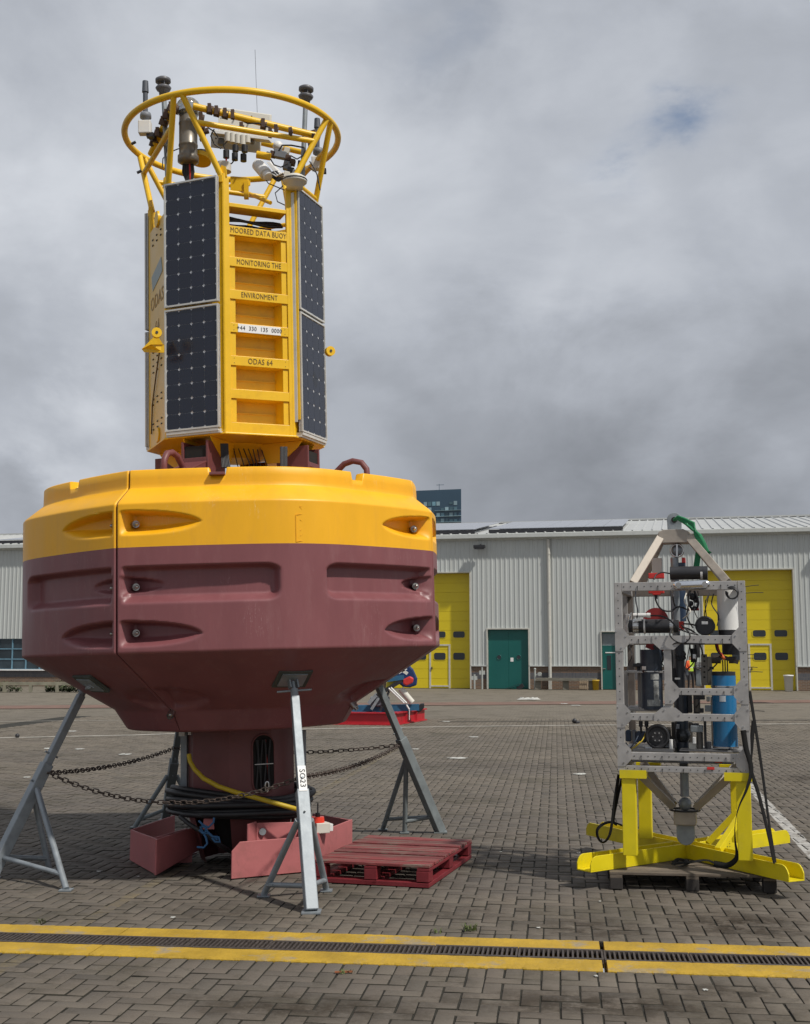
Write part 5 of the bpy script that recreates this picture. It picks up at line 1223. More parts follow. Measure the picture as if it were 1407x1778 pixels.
# ---- instruments
def vcyl(px, y0, y1, rpx, d, name, m, n=22, caps=()):
    a = FP(px, y1, d); b = FP(px, y0, d); a = Vector((b.x, b.y, a.z)) if False else Vector((a.x, a.y, a.z)); b = Vector((a.x, a.y, b.z)); r = rpx*(a.y)/2100
    o = fb(MB().cyl(a, b, r, n=n), name, m, .004); return a, b, r
def hcyl(x0, x1, py, rpx, d, name, m, n=22):
    a = FP(x0, py, d); b = FP(x1, py, d); b.z = a.z; r = rpx*a.y/2100; fb(MB().cyl(a, b, r, n=n), name, m, .004); return a, b, r
def fbox(x0, x1, y0, y1, d, dep, name, m, bev=.004):
    a = FP(x0, y0, d); b = FP(x1, y1, d); c = (a+b)/2+w_*dep/2; return fb(MB().box(c, ((b-a).dot(e_), dep, a.z-b.z), FRt), name, m, bev)
def wire(pts, r=.006, m=M_rub, name='cable', d=None):
    q = [FP(*p) if len(p) == 3 else FP(p[0], p[1], d if d is not None else -.02) for p in pts]
    # smooth
    out = []
    for i in range(len(q)-1):
        p0 = q[max(i-1, 0)]; p1 = q[i]; p2 = q[i+1]; p3 = q[min(i+2, len(q)-1)]
        for t in (0, .25, .5, .75): out.append(.5*((2*p1)+(p2-p0)*t+(2*p0-5*p1+4*p2-p3)*t*t+(3*p1-p0-3*p2+p3)*t**3))
    out.append(q[-1]); fb(MB().tube(out, r, 6), name, m)
vcyl(1180.5, 968, 1308, 7, .47, 'central_rod', M_slt if False else M_gal)
vcyl(1179, 1020, 1079, 13, .58, 'navy_cylinder', M_nvy)
vcyl(1183, 1118, 1240, 8, .40, 'dark_rod', mat('dark grey rod', (.05, .055, .065), .4))
a, b, r = vcyl(1186, 1206, 1310, 11, .42, 'rod_sleeve', M_slt)
fb(MB().sphere(FP(1176, 956, .49), .052, 18), 'swivel_ball', M_gal); fb(MB().torus(FP(1176, 956, .44), w_, .05, .008, 24, 6), 'swivel_ring', M_ss); fb(MB().bar(FP(1176, 945, .43), FP(1176, 967, .43), .014, .014, w_), 'swivel_bar', M_ss)
fbox(1165, 1171, 968, 977, .45, .1, 'clamp', M_red); fbox(1184, 1190, 968, 977, .45, .1, 'clamp', M_red); fbox(1165, 1190, 977, 983, .46, .1, 'clamp', M_nvy); 
hcyl(1164, 1222, 995.5, 11.5, .25, 'black_housing', M_blk); hcyl(1222, 1229, 995.5, 12.5, .25, 'housing_cap', M_blk)
hcyl(1217, 1221, 999, 11.8, .245, 'housing_band', M_alu)
wire([(1164, 996, .2), (1150, 994, .2), (1140, 998, .18), (1136, 1006, .15)])
fbox(1132, 1150, 969, 995, .5, .05, 'white_block', M_crm); fbox(1126, 1153, 995, 1004, .3, .08, 'red_clamp', M_red); fbox(1126, 1153, 1022, 1030, .10, .08, 'red_clamp', M_red); fbox(1133, 1147, 1028, 1033, .10, .05, 'red_clamp', M_red)
# bright handle bar on the top beam
m = MB().cyl(FP(1176, 1016.5, -.03), FP(1226, 1014.5, -.03), .033, n=18).sphere(FP(1176, 1016.5, -.03), .033, 14).sphere(FP(1226, 1014.5, -.03), .033, 14); fb(m, 'bright_handle', M_chr)
for x, y in ((1178.5, 1016), (1224.5, 1014.5)): fb(MB().cyl(FP(x, y, -.055), FP(x, y, -.07), .022, n=16).cyl(FP(x, y, -.07), FP(x, y, -.078), .012, n=6), 'handle_bolt', M_ss)
# red reel behind the horizontal housing
c = FP(1139, 1077, .45); fb(MB().cyl(c, c+w_*.03, .10, n=30), 'red_reel', M_dred)
a, b, r = hcyl(1110, 1164, 1087.5, 12, .22, 'black_housing', M_blk)
hcyl(1100, 1110, 1087.5, 12.6, .22, 'housing_collar', M_ss); hcyl(1092, 1100, 1087.5, 11, .22, 'housing_end', M_blk); hcyl(1164, 1170, 1087.5, 12.6, .22, 'housing_collar', M_ss); hcyl(1170, 1179, 1087.5, 11, .22, 'housing_end', M_blk)
hcyl(1118.5, 1121.5, 1087.5, 12.9, .22, 'strap_band', M_wht); hcyl(1100, 1124, 1068.5, 3.6, .15, 'white_tube', M_wht); hcyl(1124, 1130, 1068.5, 4.5, .15, 'tube_cap', M_wht)
fbox(1104, 1114, 1074, 1078, .095, .01, 'label', M_lbl, 0)
fbox(1086, 1097, 1066, 1100, .3, .06, 'end_bracket', M_alu)
wire([(1097, 1064, .1), (1093, 1072, .08), (1090, 1085, .08), (1088, 1100, .08)], .006, M_ss)
wire([(1130, 1069, .12), (1150, 1070, .1), (1165, 1078, .06), (1177, 1090, .04), (1195, 1098, .04), (1210, 1101, .06)], .007)
wire([(1138, 1030, .12), (1139, 1042, .12), (1146, 1055, .12), (1156, 1061, .14), (1168, 1061, .3)], .007); fb(MB().cyl(FP(1139, 1028, .12), FP(1140, 1040, .12), .012, n=8), 'connector', M_blk)
wire([(1168, 1060, .3), (1176, 1054, .35), (1186, 1055, .35), (1192, 1058, .4)], .007)
wire([(1166, 1092, -.01), (1164, 1103, -.03), (1172, 1112, -.03), (1186, 1117, -.03), (1197, 1110, -.03), (1198, 1100, -.02), (1191, 1092, 0), (1184, 1086, .05)], .006)
wire([(1166, 1128, .0), (1168, 1120, 0), (1176, 1116, -.01), (1190, 1117, -.01), (1225, 1118, -.01)], .005)
wire([(1188, 1083, .2), (1200, 1084, .16), (1209, 1086, .12)], .007); wire([(1186, 1089, .2), (1200, 1094, .16), (1213, 1104, .1)], .007)
fbox(1176, 1188, 1079, 1095, .38, .06, 'red_clamp', M_red)
# round black drum with label
c = FP(1224.5, 1086.5, .16); fb(MB().cyl(c, c+w_*.22, .072, n=28).cyl(c-w_*.012, c, .075, n=28), 'black_drum', M_blk)
fb(MB().torus(c-w_*.012, w_, .066, .005, 28, 6), 'drum_rim', M_blk); 
for k in range(8):
    t = 2*math.pi*k/8; p = c-w_*.014+e_*math.cos(t)*.063+Vector((0, 0, math.sin(t)*.063)); fb(MB().cyl(p, p-w_*.005, .006, n=6), 'screw', M_blk)
fb(MB().box(c-w_*.014+Vector((0, 0, .022)), (.046, .003, .022), FRt), 'label', M_lbl)
# dangling connectors
for (x, y, r_) in ((1203, 1036, .03), (1209, 1042, .024), (1200, 1048, .022), (1206, 1056, .018)): fb(MB().sphere(FP(x, y, .35), r_, 10), 'connector_bundle', M_blk)
wire([(1205, 1018, .35), (1196, 1032, .33), (1198, 1052, .33), (1208, 1058, .33), (1213, 1046, .33), (1206, 1026, .33)], .009); fbox(1195, 1214, 1056, 1060, .35, .04, 'small_bracket', M_dred)
# white cylinder upper right
a, b, r = vcyl(1265.5, 1020, 1094, 17.5, .28, 'white_cylinder', M_wht, 32); fb(MB().cyl(Vector((a.x, a.y, a.z-.045)), a, r*.96, n=32), 'cylinder_base', M_blk, .005)
fbox(1245, 1248, 1030, 1100, .3, .2, 'side_plate', mat('frosted plate', (.45, .45, .42), .4))
for k in range(3): fb(MB().torus(FP(1271.5+k*.6, 1029+k, -.01-.006*k), w_, .045-.004*k, .0065, 24, 6, a0=.8+k*.2, a1=2*math.pi+.3), 'cable_loop', M_rub)
# slate cylinder at left
a, b, r = vcyl(1133, 1128, 1232, 18.5, .26, 'slate_cylinder', M_slt, 32); M_pl = mat('peeled sticker', (.30, .31, .30), .7, var=.4, vs=40, dirt=.9, dcol=(.05, .06, .08), ds=38)
def patch(a, r, z0, z1, t0, t1, name, m):
    n = 8; vs = []
    for i in range(n+1):
        t = t0+(t1-t0)*i/n; d_ = e_*math.sin(t)-w_*math.cos(t); vs += [Vector((a.x, a.y, z0))+d_*(r+.002), Vector((a.x, a.y, z1))+d_*(r+.002)]
    return fb(MB().add(vs, [(2*i, 2*i+2, 2*i+3, 2*i+1) for i in range(n)]), name, m)
patch(a, r, FZ(1180, d=.26), FZ(1170, d=.26), .0, .8, 'sticker', M_pl); patch(a, r, FZ(1225, d=.26), FZ(1182, d=.26), .25, .75, 'sticker', M_pl); patch(a, r, FZ(1226, d=.26), FZ(1215, d=.26), -.35, .9, 'sticker', M_pl)
patch(a, r, FZ(1163, d=.26), FZ(1157, d=.26), -.9, -.4, 'sticker', M_lbl)
fb(MB().cyl(Vector((a.x, a.y, FZ(1167, d=.26))), Vector((a.x, a.y, FZ(1165, d=.26))), r+.006, n=32), 'hose_clip', M_ss)
fbox(1099, 1114, 1152, 1158, .25, .05, 'side_connector', M_blk); fbox(1106, 1116, 1151, 1166, .3, .05, 'side_connector', M_blk)
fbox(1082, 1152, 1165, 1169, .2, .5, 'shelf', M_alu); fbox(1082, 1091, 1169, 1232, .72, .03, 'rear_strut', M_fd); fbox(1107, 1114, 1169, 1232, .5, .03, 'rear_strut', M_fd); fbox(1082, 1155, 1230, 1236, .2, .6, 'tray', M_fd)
fb(MB().bar(FP(1123, 1119, .3), FP(1152, 1130, .3), .05, .05), 'red_clamp', M_dred); vcyl(1146, 1120, 1150, 6, .3, 'black_fitting', M_blk)
fb(MB().bar(FP(1140, 1120, .3), FP(1152, 1146, .28), .05, .06, w_), 'black_fitting', M_blk)
# cylinder details around the mid post
wire([(1166, 1118, .1), (1168, 1150, .1), (1166, 1175, .1), (1170, 1190, .1)], .008)
for y in (1137, 1143): wire([(1174, y, .32), (1180, y+3, .3), (1190, y, .32), (1187, y-6, .34)], .009)
fbox(1165, 1180, 1160, 1196, .4, .05, 'black_fitting', M_blk); fbox(1172, 1181, 1177, 1180, .2, .06, 'small_tray', M_wht, .001)
# perforated bracket
o = fbox(1217.5, 1229.5, 1136, 1190, .15, .03, 'perforated_bracket', mat('brown grey bracket', (.12, .11, .095), .5, metal=.3))
for y in (1140, 1148, 1157.5, 1167, 1176): fb(MB().cyl(FP(1223.5, y, .148), FP(1223.5, y, .152), .008, n=12), 'hole', M_drk)
fbox(1204, 1216, 1118, 1142, .5, .05, 'dark_strut', M_fd); fbox(1208, 1218, 1154, 1192, .3, .05, 'grey_block', M_gal); fb(MB().sphere(FP(1213, 1158, .3), .028, 12).cyl(FP(1213, 1150, .3), FP(1213, 1156, .3), .03, n=14), 'valve', M_ss)
wire([(1215, 1118, .1), (1219, 1128, .1), (1221, 1137, .12)], .006)
# blue cylinder
a, b, r = vcyl(1260.5, 1173, 1299, 20.5, .26, 'blue_cylinder', M_blu, 36)
for y in (1193, 1297): fb(MB().cyl(Vector((a.x, a.y, FZ(y, d=.26))), Vector((a.x, a.y, FZ(y-3, d=.26))), r+.007, n=36), 'steel_band', M_ss)
fb(MB().cyl(b, b+Vector((0, 0, .03)), r*.98, n=36), 'cylinder_head', M_blk)
patch(a, r, FZ(1217, d=.26), FZ(1207, d=.26), -.35, .15, 'scratch', mat('white scratch', (.5, .55, .6), .6))
for i, dx in enumerate((-4, 0, 4)): vcyl(1260+dx, 1146, 1170, 1.2, .26, 'head_pin', M_blk, 8)
fbox(1252, 1272, 1166, 1171, .22, .12, 'head_flange', M_blk)
hcyl(1236, 1252, 1144.5, 7.5, .2, 'sensor_barrel', mat('brown black rubber', (.03, .022, .018), .5)); hcyl(1266, 1279, 1146, 6, .22, 'sensor_barrel', MATS['brown black rubber'])
fb(MB().bar(FP(1250, 1139, .2), FP(1282, 1150, .22), .045, .03), 'sensor_strap', MATS['brown black rubber'])
fb(MB().cyl(FP(1252, 1136, .17), FP(1259, 1145, .17), .012, n=10), 'orange_boot', mat('orange boot', (.7, .13, .02), .5))
wire([(1246, 1118, .12), (1248, 1128, .14), (1254, 1138, .16)], .008, M_dred); wire([(1243, 1118, .12), (1246, 1130, .14), (1256, 1141, .17)], .007)
wire([(1229, 1165, .2), (1240, 1158, .2), (1247, 1150, .2)], .006)
vcyl(1270, 1116, 1137, 15, .4, 'black_cylinder', M_blk)
# lower bay
c = FP(1142, 1279, .22); fb(MB().cyl(c, c+w_*.14, .088, n=30), 'reel_drum', M_blk); fb(MB().torus(c, w_, .082, .014, 30, 8), 'reel_rim', M_blk); fb(MB().cyl(c-w_*.02, c, .045, n=20), 'reel_hub', M_blk)
for k in range(6):
    t = 2*math.pi*k/6; p = c-w_*.022+e_*math.cos(t)*.032+Vector((0, 0, math.sin(t)*.032)); fb(MB().cyl(p, p-w_*.006, .006, n=6), 'screw', M_ss)
fb(MB().sphere(FP(1186, 1277, .40), .062, 18).cyl(FP(1186, 1256, .4), FP(1186, 1268, .4), .03, n=14), 'black_ball_joint', mat('dark ball', (.06, .065, .07), .3, metal=.5))
fbox(1199, 1221, 1260, 1272, .25, .1, 'grey_box', M_gal, .006); vcyl(1216, 1272, 1300, 5.5, .3, 'brown_cylinder', MATS['brown grey bracket']); fbox(1222, 1228, 1250, 1306, .3, .05, 'dark_strut', M_blk)
fbox(1204, 1224, 1207, 1215, .3, .1, 'dark_block', M_blk); vcyl(1212, 1214, 1236, 4.5, .3, 'brown_cylinder', MATS['brown grey bracket']); fbox(1194, 1202, 1207, 1238, .4, .1, 'dark_block', M_blk); fbox(1205, 1222, 1230, 1238, .3, .1, 'dark_block', M_blk)
fbox(1224, 1236, 1225, 1236, .3, .06, 'grey_box', M_gal); fbox(1224, 1236, 1288, 1306, .35, .06, 'grey_box', M_fd); fbox(1196, 1210, 1290, 1306, .3, .05, 'grey_box', M_crm)
fbox(1104, 1122, 1270, 1290, .3, .1, 'blue_connector', M_nvy, .01); fbox(1086, 1096, 1268, 1288, .3, .1, 'blue_connector', M_nvy, .01); fbox(1098, 1104, 1268, 1288, .32, .08, 'grey_box', M_gry)
for x in (1113, 1123): fb(MB().cyl(FP(x, 1252, .3), FP(x, 1262, .3), .016, n=10).cyl(FP(x, 1262, .3), FP(x+1, 1272, .3), .009, n=8), 'connector', M_blk)
wire([(1112, 1270, .25), (1105, 1285, .2), (1098, 1295, .18), (1092, 1303, .18)], .005, M_nvy); wire([(1122, 1272, .25), (1116, 1285, .2), (1108, 1293, .18), (1096, 1302, .18)], .005, M_yel); wire([(1112, 1288, .22), (1104, 1296, .18), (1096, 1304, .18)], .005, M_yel); wire([(1087, 1290, .2), (1092, 1300, .18), (1098, 1306, .18)], .008, M_nvy)
fbox(1098, 1170, 1300, 1307, .15, .5, 'floor_tray', M_fd); fbox(1180, 1290, 1302, 1307, .15, .5, 'floor_tray', M_fd); fbox(1150, 1176, 1284, 1300, .4, .06, 'grey_box', M_fd)
vcyl(1166, 1284, 1305, 3, .2, 'white_pin', M_wht)
fbox(1096, 1285, 1322, 1328, .3, .3, 'lower_shelf', M_fd); fbox(1241, 1255, 1320, 1325, .1, .05, 'red_tape', M_red); fbox(1228, 1241, 1332, 1337, -.004, .004, 'red_tape', M_red)
fbox(1180, 1194, 1325, 1333, .2, .1, 'dark_block', M_blk)
for (x0, x1, y0, y1, d_, dp) in ((1166, 1173, 1120, 1160, .7, .05), (1206, 1211, 1122, 1190, .75, .04), (1204, 1216, 1210, 1240, .6, .1), (1170, 1180, 1208, 1238, .55, .08), (1166, 1176, 1254, 1306, .6, .08), (1196, 1204, 1254, 1304, .5, .06), (1158, 1166, 1262, 1300, .7, .05), (1228, 1238, 1140, 1190, .8, .04), (1234, 1242, 1210, 1302, .8, .05)):
    fbox(x0, x1, y0, y1, d_, dp, 'dark_block', M_blk if (x0 % 2) else MATS['brown grey bracket'])
for (x, y0, y1, r_) in ((1205, 1126, 1150, 5), (1196, 1212, 1236, 5), (1208, 1256, 1262, 6)): vcyl(x, y0, y1, r_, .45, 'black_fitting', M_blk)
wire([(1170, 1122, .5), (1176, 1140, .5), (1170, 1160, .5), (1178, 1180, .5), (1174, 1194, .5)], .008); wire([(1208, 1120, .4), (1210, 1140, .4), (1207, 1165, .4), (1210, 1190, .4)], .007); wire([(1150, 1262, .3), (1160, 1270, .3), (1166, 1284, .3), (1160, 1300, .3)], .008); wire([(1176, 1250, .3), (1172, 1268, .3), (1176, 1290, .3)], .007)
# back plate pieces seen at left inside edge
for d0 in (FD-.09,): fbox(1081, 1091, 1028, 1102, d0, .03, 'rear_strut', M_fd)
rq = random.Random(4)
for k in range(16):
    x = rq.choice((1092, 1104, 1158, 1170, 1192, 1198, 1212, 1232, 1240, 1276)); y = rq.choice((1026, 1030, 1120, 1122, 1208, 1254)); l = rq.uniform(30, 70)
    wire([(x, y, rq.uniform(.1, .6)), (x+rq.uniform(-8, 8), y+l*.35, rq.uniform(.1, .6)), (x+rq.uniform(-9, 9), y+l*.7, rq.uniform(.1, .6)), (x+rq.uniform(-6, 6), y+l, rq.uniform(.1, .6))], rq.uniform(.003, .006), rq.choice((M_rub, M_rub, M_rub, M_blk, M_crm)))
for (x, y, w_px, h_px, d_, m_) in ((1206, 1140, 6, 8, .3, M_ss), (1193, 1168, 5, 10, .3, M_gry), (1236, 1160, 8, 5, .4, M_blk), (1272, 1118, 20, 9, .35, M_blk), (1098, 1232, 10, 6, .3, M_blk), (1176, 1262, 8, 8, .3, M_gry), (1230, 1214, 6, 9, .35, M_crm), (1160, 1294, 10, 8, .25, M_gry), (1206, 1286, 6, 12, .25, M_wht), (1126, 1300, 12, 5, .2, M_gry)):
    fbox(x-w_px/2, x+w_px/2, y-h_px/2, y+h_px/2, d_, .05, 'fitting', m_)
# free tie ends on the right side
for (x0, y0, x1, y1) in ((1294, 1019, 1318, 1016), (1294, 1030, 1326, 1029), (1296, 1137, 1330, 1137), (1296, 1143, 1330, 1144), (1297, 1159, 1316, 1159), (1298, 1167, 1325, 1167), (1301, 1220, 1344, 1221), (1302, 1235, 1328, 1235), (1303, 1262, 1320, 1262), (1304, 1282, 1328, 1284)):
    fb(MB().tube([FP(x0, y0, .2), FP((x0+x1)/2, (y0+y1)/2-.7, .2), FP(x1, y1, .2)], .0026, 5), 'cable_tie_end', M_blk)
# green sling through the eye
gs = thing('green_sling', 'green fibre rope bundle slung through the lifting eye of the frame', 'rope', FQ(au, .49, ez))
for i in range(14):
    o_ = (i-6.5)*.85; q = [FP(1172+o_*.3, 903, .45), FP(1178, 899+o_*.4, .40), FP(1190+o_*.2, 905+o_*.8, .38), FP(1203-o_*.4, 913+o_*.9, .38), FP(1212+o_*.9, 928+o_*.3, .38), FP(1219+o_*1.0, 944, .38), FP(1215+o_*.9 if i < 8 else 1226+o_, 962, .38), FP(1212+o_ if i < 8 else 1229+o_, 985 if i < 8 else 958, .38)]
    build(MB().tube(q, .0105, 6), 'strand', M_grn, gs)

# ---- yellow cradle
cr_ = thing('cradle', 'bright yellow steel cradle with crossed channel feet under the instrument frame', 'cradle', FQ(0, .49, .13))
ZK = .132
eFL, eBR, eFR, eBL = G(1014, 1513, ZK), G(1360, 1462, ZK), G(1384, 1531, ZK), G(1030, 1449, ZK)
def channel(a, b, nm, cut0=0, cut1=0, ex=0):
    d = (b-a).normalized(); s = Vector((-d.y, d.x, 0)); w, h, t = .15, .115, .010; m = MB(); z = Vector((0, 0, 1))
    a = a+d*cut0; b = b-d*cut1
    m.prism([a-s*w/2, b-s*w/2, b+s*w/2, a+s*w/2], z*t)
    for sg in (-1, 1):
        o_ = s*(w/2-t)*sg if sg > 0 else s*(-w/2)
        pr_ = [a+z*t, b+z*t]
        def end(p, dr, on):
            if not on: return [p+z*h]
            return [p+z*(h-.06), p+dr*.015+z*(h-.03), p+dr*.035+z*(h-.01), p+dr*.06+z*h]
        e1 = end(b, -d, cut1 == 0); e0 = end(a, d, cut0 == 0)
        m.prism([q+o_ for q in pr_+e1+list(reversed(e0))], s*t)
    return build(m, nm, M_cry, cr_, bevel=.002)
def isect(a, b, c, d):
    r = b-a; s = d-c; t = ((c-a).x*s.y-(c-a).y*s.x)/(r.x*s.y-r.y*s.x); return a+r*t
Xc = isect(eFL, eBR, eFR, eBL)
channel(eFR, eBL, 'channel_foot'); channel(eFL, Xc, 'channel_foot', 0, .08); channel(eBR, Xc, 'channel_foot', 0, .08)
for (u_, d_) in ((-.41, .045), (.43, .045), (-.37, .93), (.37, .93)):
    p = FQ(u_, d_, 0); zt2 = zB-.05
    # snap foot onto nearest channel line
    build(MB().box(Vector((p.x, p.y, (ZK+.112+zt2)/2)), (.105, .105, zt2-ZK-.112), FRt), 'post', M_cry, cr_, bevel=.004)
    sg = 1 if u_ < 0 else -1
    q = FQ(u_+sg*.035, d_, zB-.027); build(MB().box(q, (.20, .13, .045), FRt), 'corner_seat', M_cry, cr_, bevel=.003)
    build(MB().box(FQ(u_+sg*.035, d_-.062, zB-.018) if d_ < .5 else FQ(u_+sg*.035, d_+.062, zB-.018), (.20, .008, .062), FRt), 'seat_lip', M_cry, cr_)
p = FQ(.37, .90, ZK+.1); build(MB().bar(p-e_*.24, p+Vector((0, 0, .26)), .05, .05), 'brace', M_cry, cr_, bevel=.003)
p = FQ(.40, .62, ZK+.1); build(MB().bar(p-e_*.18-w_*.1, p+w_*.2+Vector((0, 0, .24)), .05, .05), 'brace', M_cry, cr_, bevel=.003)
hm = MB(); dd = (eBR-Xc).normalized(); ss = Vector((dd.y, -dd.x, 0))
for bx in (.42, .63):
    for i in range(2):
        for j in range(3): c = Xc+dd*(bx+i*.03)+ss*.0755+Vector((0, 0, .045+.022*j)); hm.cyl(c, c+ss*.001, .005, n=6)
build(hm, 'bolt_holes', M_blk, cr_, kind='stuff')

# ---- old grey pallet under the cradle
pf = G(1058, 1545); pr2 = G(1352, 1552); pe = (pr2-pf).normalized(); pn_ = Vector((-pe.y, pe.x, 0)); PRt = Matrix((pe, pn_, Vector((0, 0, 1)))).transposed()
op = thing('pallet', 'old grey wooden pallet underneath the yellow cradle', 'pallet', pf)
PL = (pr2-pf).length
def OP(u, v, z): return pf+pe*u+pn_*v+Vector((0, 0, z))
for i in range(7): build(MB().box(OP(PL/2, .07+i*.143, .119+random.uniform(-.001, .001)), (PL-random.uniform(0, .02), .128, .02), PRt), 'deck_board', M_wdp, op, bevel=.003)
for u in (.055, PL/2, PL-.055):
    build(MB().box(OP(u, .5, .098), (.09, 1.0, .020), PRt), 'bearer', M_wdp, op)
    for v in (.05, .5, .95): build(MB().box(OP(u, v, .045), (.095, .1, .084), PRt), 'block', M_wdd, op, bevel=.005)
# ---- black ratchet straps
def ribbon(pts, w, label, cat='strap', tw=None):
    mb = MB(); q = [Vector(p) for p in pts]; out = []
    for i in range(len(q)-1):
        p0 = q[max(i-1, 0)]; p1 = q[i]; p2 = q[i+1]; p3 = q[min(i+2, len(q)-1)]
        for t in (0, .2, .4, .6, .8): out.append(.5*((2*p1)+(p2-p0)*t+(2*p0-5*p1+4*p2-p3)*t*t+(3*p1-p0-3*p2+p3)*t**3))
    out.append(q[-1]); vs = []
    for i, p in enumerate(out):
        a = tw[0]+(tw[1]-tw[0])*i/(len(out)-1) if tw else 0; d = (out[min(i+1, len(out)-1)]-out[max(i-1, 0)]).normalized()
        x = d.cross(Vector((0, 1, .15))).normalized(); y = x.cross(d); s = x*math.cos(a)+y*math.sin(a); n = s.cross(d)*.0015
        vs += [p-s*w/2-n, p+s*w/2-n, p+s*w/2+n, p-s*w/2+n]
    for i in range(len(out)-1):
        for k in range(4): mb.f.append((i*4+k, i*4+(k+1) % 4, i*4+4+(k+1) % 4, i*4+4+k)); mb.m.append(0); mb.s.append(True)
    mb.v = vs; return single(mb, 'ratchet_strap', M_strp, label, cat, origin=q[0])
ribbon([FP(1291, 1268, -.02), FP(1296, 1300, -.03), FP(1305, 1336, -.03), FP(1297, 1370, -.08), FP(1284, 1400, -.12), FP(1277, 1430, -.14), FP(1277, 1460, -.15), FP(1280, 1482, -.15), FP(1277, 1494, -.14), FP(1262, 1503, -.1), FP(1240, 1500, -.05)], .042, 'twisted black strap hanging in front of the right yellow post', tw=(0, 2.6))
ribbon([FP(1309, 1252, .1), FP(1305, 1300, .05), FP(1304, 1335, .0), FP(1318, 1380, .0), FP(1335, 1450, -.05), FP(1343, 1490, -.08), FP(1346, 1499, -.08)], .034, 'black strap running from the frame corner down to the right front channel', tw=(.2, .9))
ribbon([FP(1302, 1200, .2), FP(1312, 1262, .15), FP(1324, 1340, .1), FP(1336, 1430, .02), FP(1347, 1498, -.06)], .034, 'straight black strap from frame side to channel, rightmost of the straps', tw=(.6, .9))
ribbon([G(1170, 1498, .15), G(1180, 1492, .16), G(1196, 1498, .15), G(1180, 1505, .15), G(1170, 1500, .165), G(1200, 1497, .16), G(1228, 1494, .17), G(1250, 1502, .15), G(1275, 1502, .16), G(1262, 1498, .17), G(1240, 1496, .16)], .03, 'loose black strap end lying on the grey pallet deck', tw=(1.2, 1.6))
ribbon([FP(1075, 1345, .02), FP(1068, 1390, .02), FP(1063, 1430, .02), FP(1058, 1452, .02), FP(1048, 1463, .02), FP(1039, 1455, .03), FP(1038, 1440, .04), FP(1050, 1430, .05), FP(1064, 1428, .06), FP(1082, 1434, .08)], .028, 'black strap looped beside the left yellow post', tw=(.3, 1.4))
ribbon([FP(1080, 1352, .3), FP(1072, 1390, .25), FP(1066, 1425, .2), FP(1072, 1432, .2)], .026, 'short black strap behind the looped one at the left post', tw=(.5, 1.))

# ================================================================== background: skid with machine, person, litter
sk = thing('equipment_skid', 'red steel skid carrying a blue frame and a blue and yellow machine', 'skid', G(690, 1252))
M_rst = mat('red steel paint', (.42, .012, .022), .45, var=.12); M_bst = mat('blue steel paint', (.02, .10, .19), .5, var=.15)
def SK(px, py, Y=31.5): return P(px, py, Y)
YS = 31.5
def ibeam(a, b, h=.26):
    m = MB(); d = (b-a).normalized(); z = Vector((0, 0, 1)); m.bar(a+z*.015, b+z*.015, .16, .03); m.bar(a+z*h, b+z*h, .16, .03); m.bar(a+z*h/2, b+z*h/2, .02, h-.03); return m
A, B, Cc, D = G(560, 1254), G(685, 1259.5), G(737, 1250.5), G(612, 1246)
A = G(540, 1257.5)
for (p, q) in ((A, B), (B, Cc), (D, Cc), (A, D)): build(ibeam(p, q, .30), 'skid_beam', M_rst, sk)
for t in (.25, .5, .75): build(ibeam(A.lerp(B, t), D.lerp(Cc, t), .24), 'cross_member', M_rst, sk)
for t in (.33, .66): p = B.lerp(Cc, t); build(MB().bar(p+Vector((0, 0, .03)), p+Vector((0, 0, .29)), .02, .14, (1, 0, 0)), 'stiffener', M_rst, sk)
build(MB().bar(SK(560, 1231), SK(728, 1228), .25, .16), 'blue_beam', M_bst, sk); build(MB().bar(SK(560, 1234, 32.6), SK(728, 1231, 32.6), .25, .16), 'blue_beam', M_bst, sk)
for px in (642, 668, 705): build(MB().bar(SK(px, 1230), SK(px, 1240), .14, .12, (0, 1, 0)), 'blue_bracket', M_bst, sk)
build(MB().prism([SK(*q) for q in ((722, 1229), (731, 1222), (737, 1221), (737, 1229), (731, 1236), (724, 1236))], (0, .2, 0)), 'rubber_bumper', M_blk, sk, bevel=.02)
c = SK(702, 1176); pts = [SK(*q) for q in ((690, 1142), (706, 1150), (718, 1162), (725, 1178), (724, 1190), (712, 1194), (700, 1193), (690, 1185), (680, 1165))]
build(MB().prism(pts, (0, .35, 0)), 'blue_shell', mat('deep blue shell', (.012, .035, .12), .4), sk, bevel=.04)
build(MB().prism([SK(*q, 31.3) for q in ((672, 1182), (690, 1176), (700, 1180), (690, 1190), (676, 1200), (670, 1194))], (0, .15, 0)), 'yellow_shell', mat('yellow shell', (.65, .55, .04), .4), sk, bevel=.02)
build(MB().prism([SK(*q, 31.1) for q in ((700, 1180), (712, 1174), (719, 1178), (717, 1186), (706, 1191), (700, 1188))], (0, .2, 0)), 'red_block', M_red, sk, bevel=.03)
for (a, b, w, m) in (((655, 1208), (700, 1180), .10, M_blk), ((672, 1180), (702, 1176), .12, M_bst), ((645, 1232), (668, 1196), .07, M_gal), ((660, 1235), (676, 1200), .06, M_blk), ((690, 1158), (708, 1170), .08, M_crm), ((692, 1168), (706, 1160), .08, M_wht), ((640, 1222), (655, 1205), .09, M_gal)):
    build(MB().bar(SK(*a, 31.2), SK(*b, 31.2), w, w), 'machine_arm', m, sk)
for (a, b) in (((675, 1195), (702, 1221)), ((679, 1194), (706, 1221))): build(MB().cyl(SK(*a, 31.0), SK(*b, 31.0), .022, n=8), 'white_strut', M_wht, sk)
build(MB().cyl(SK(696, 1196, 31.3), SK(716, 1220, 31.3), .08, n=12), 'cream_tube', M_crm, sk); build(MB().cyl(SK(711, 1232, 31.0), SK(706, 1224, 31.0), .02, n=8).cyl(SK(711, 1232, 31.), SK(711, 1250, 31.), .012, n=6), 'tie_down', M_wht, sk)
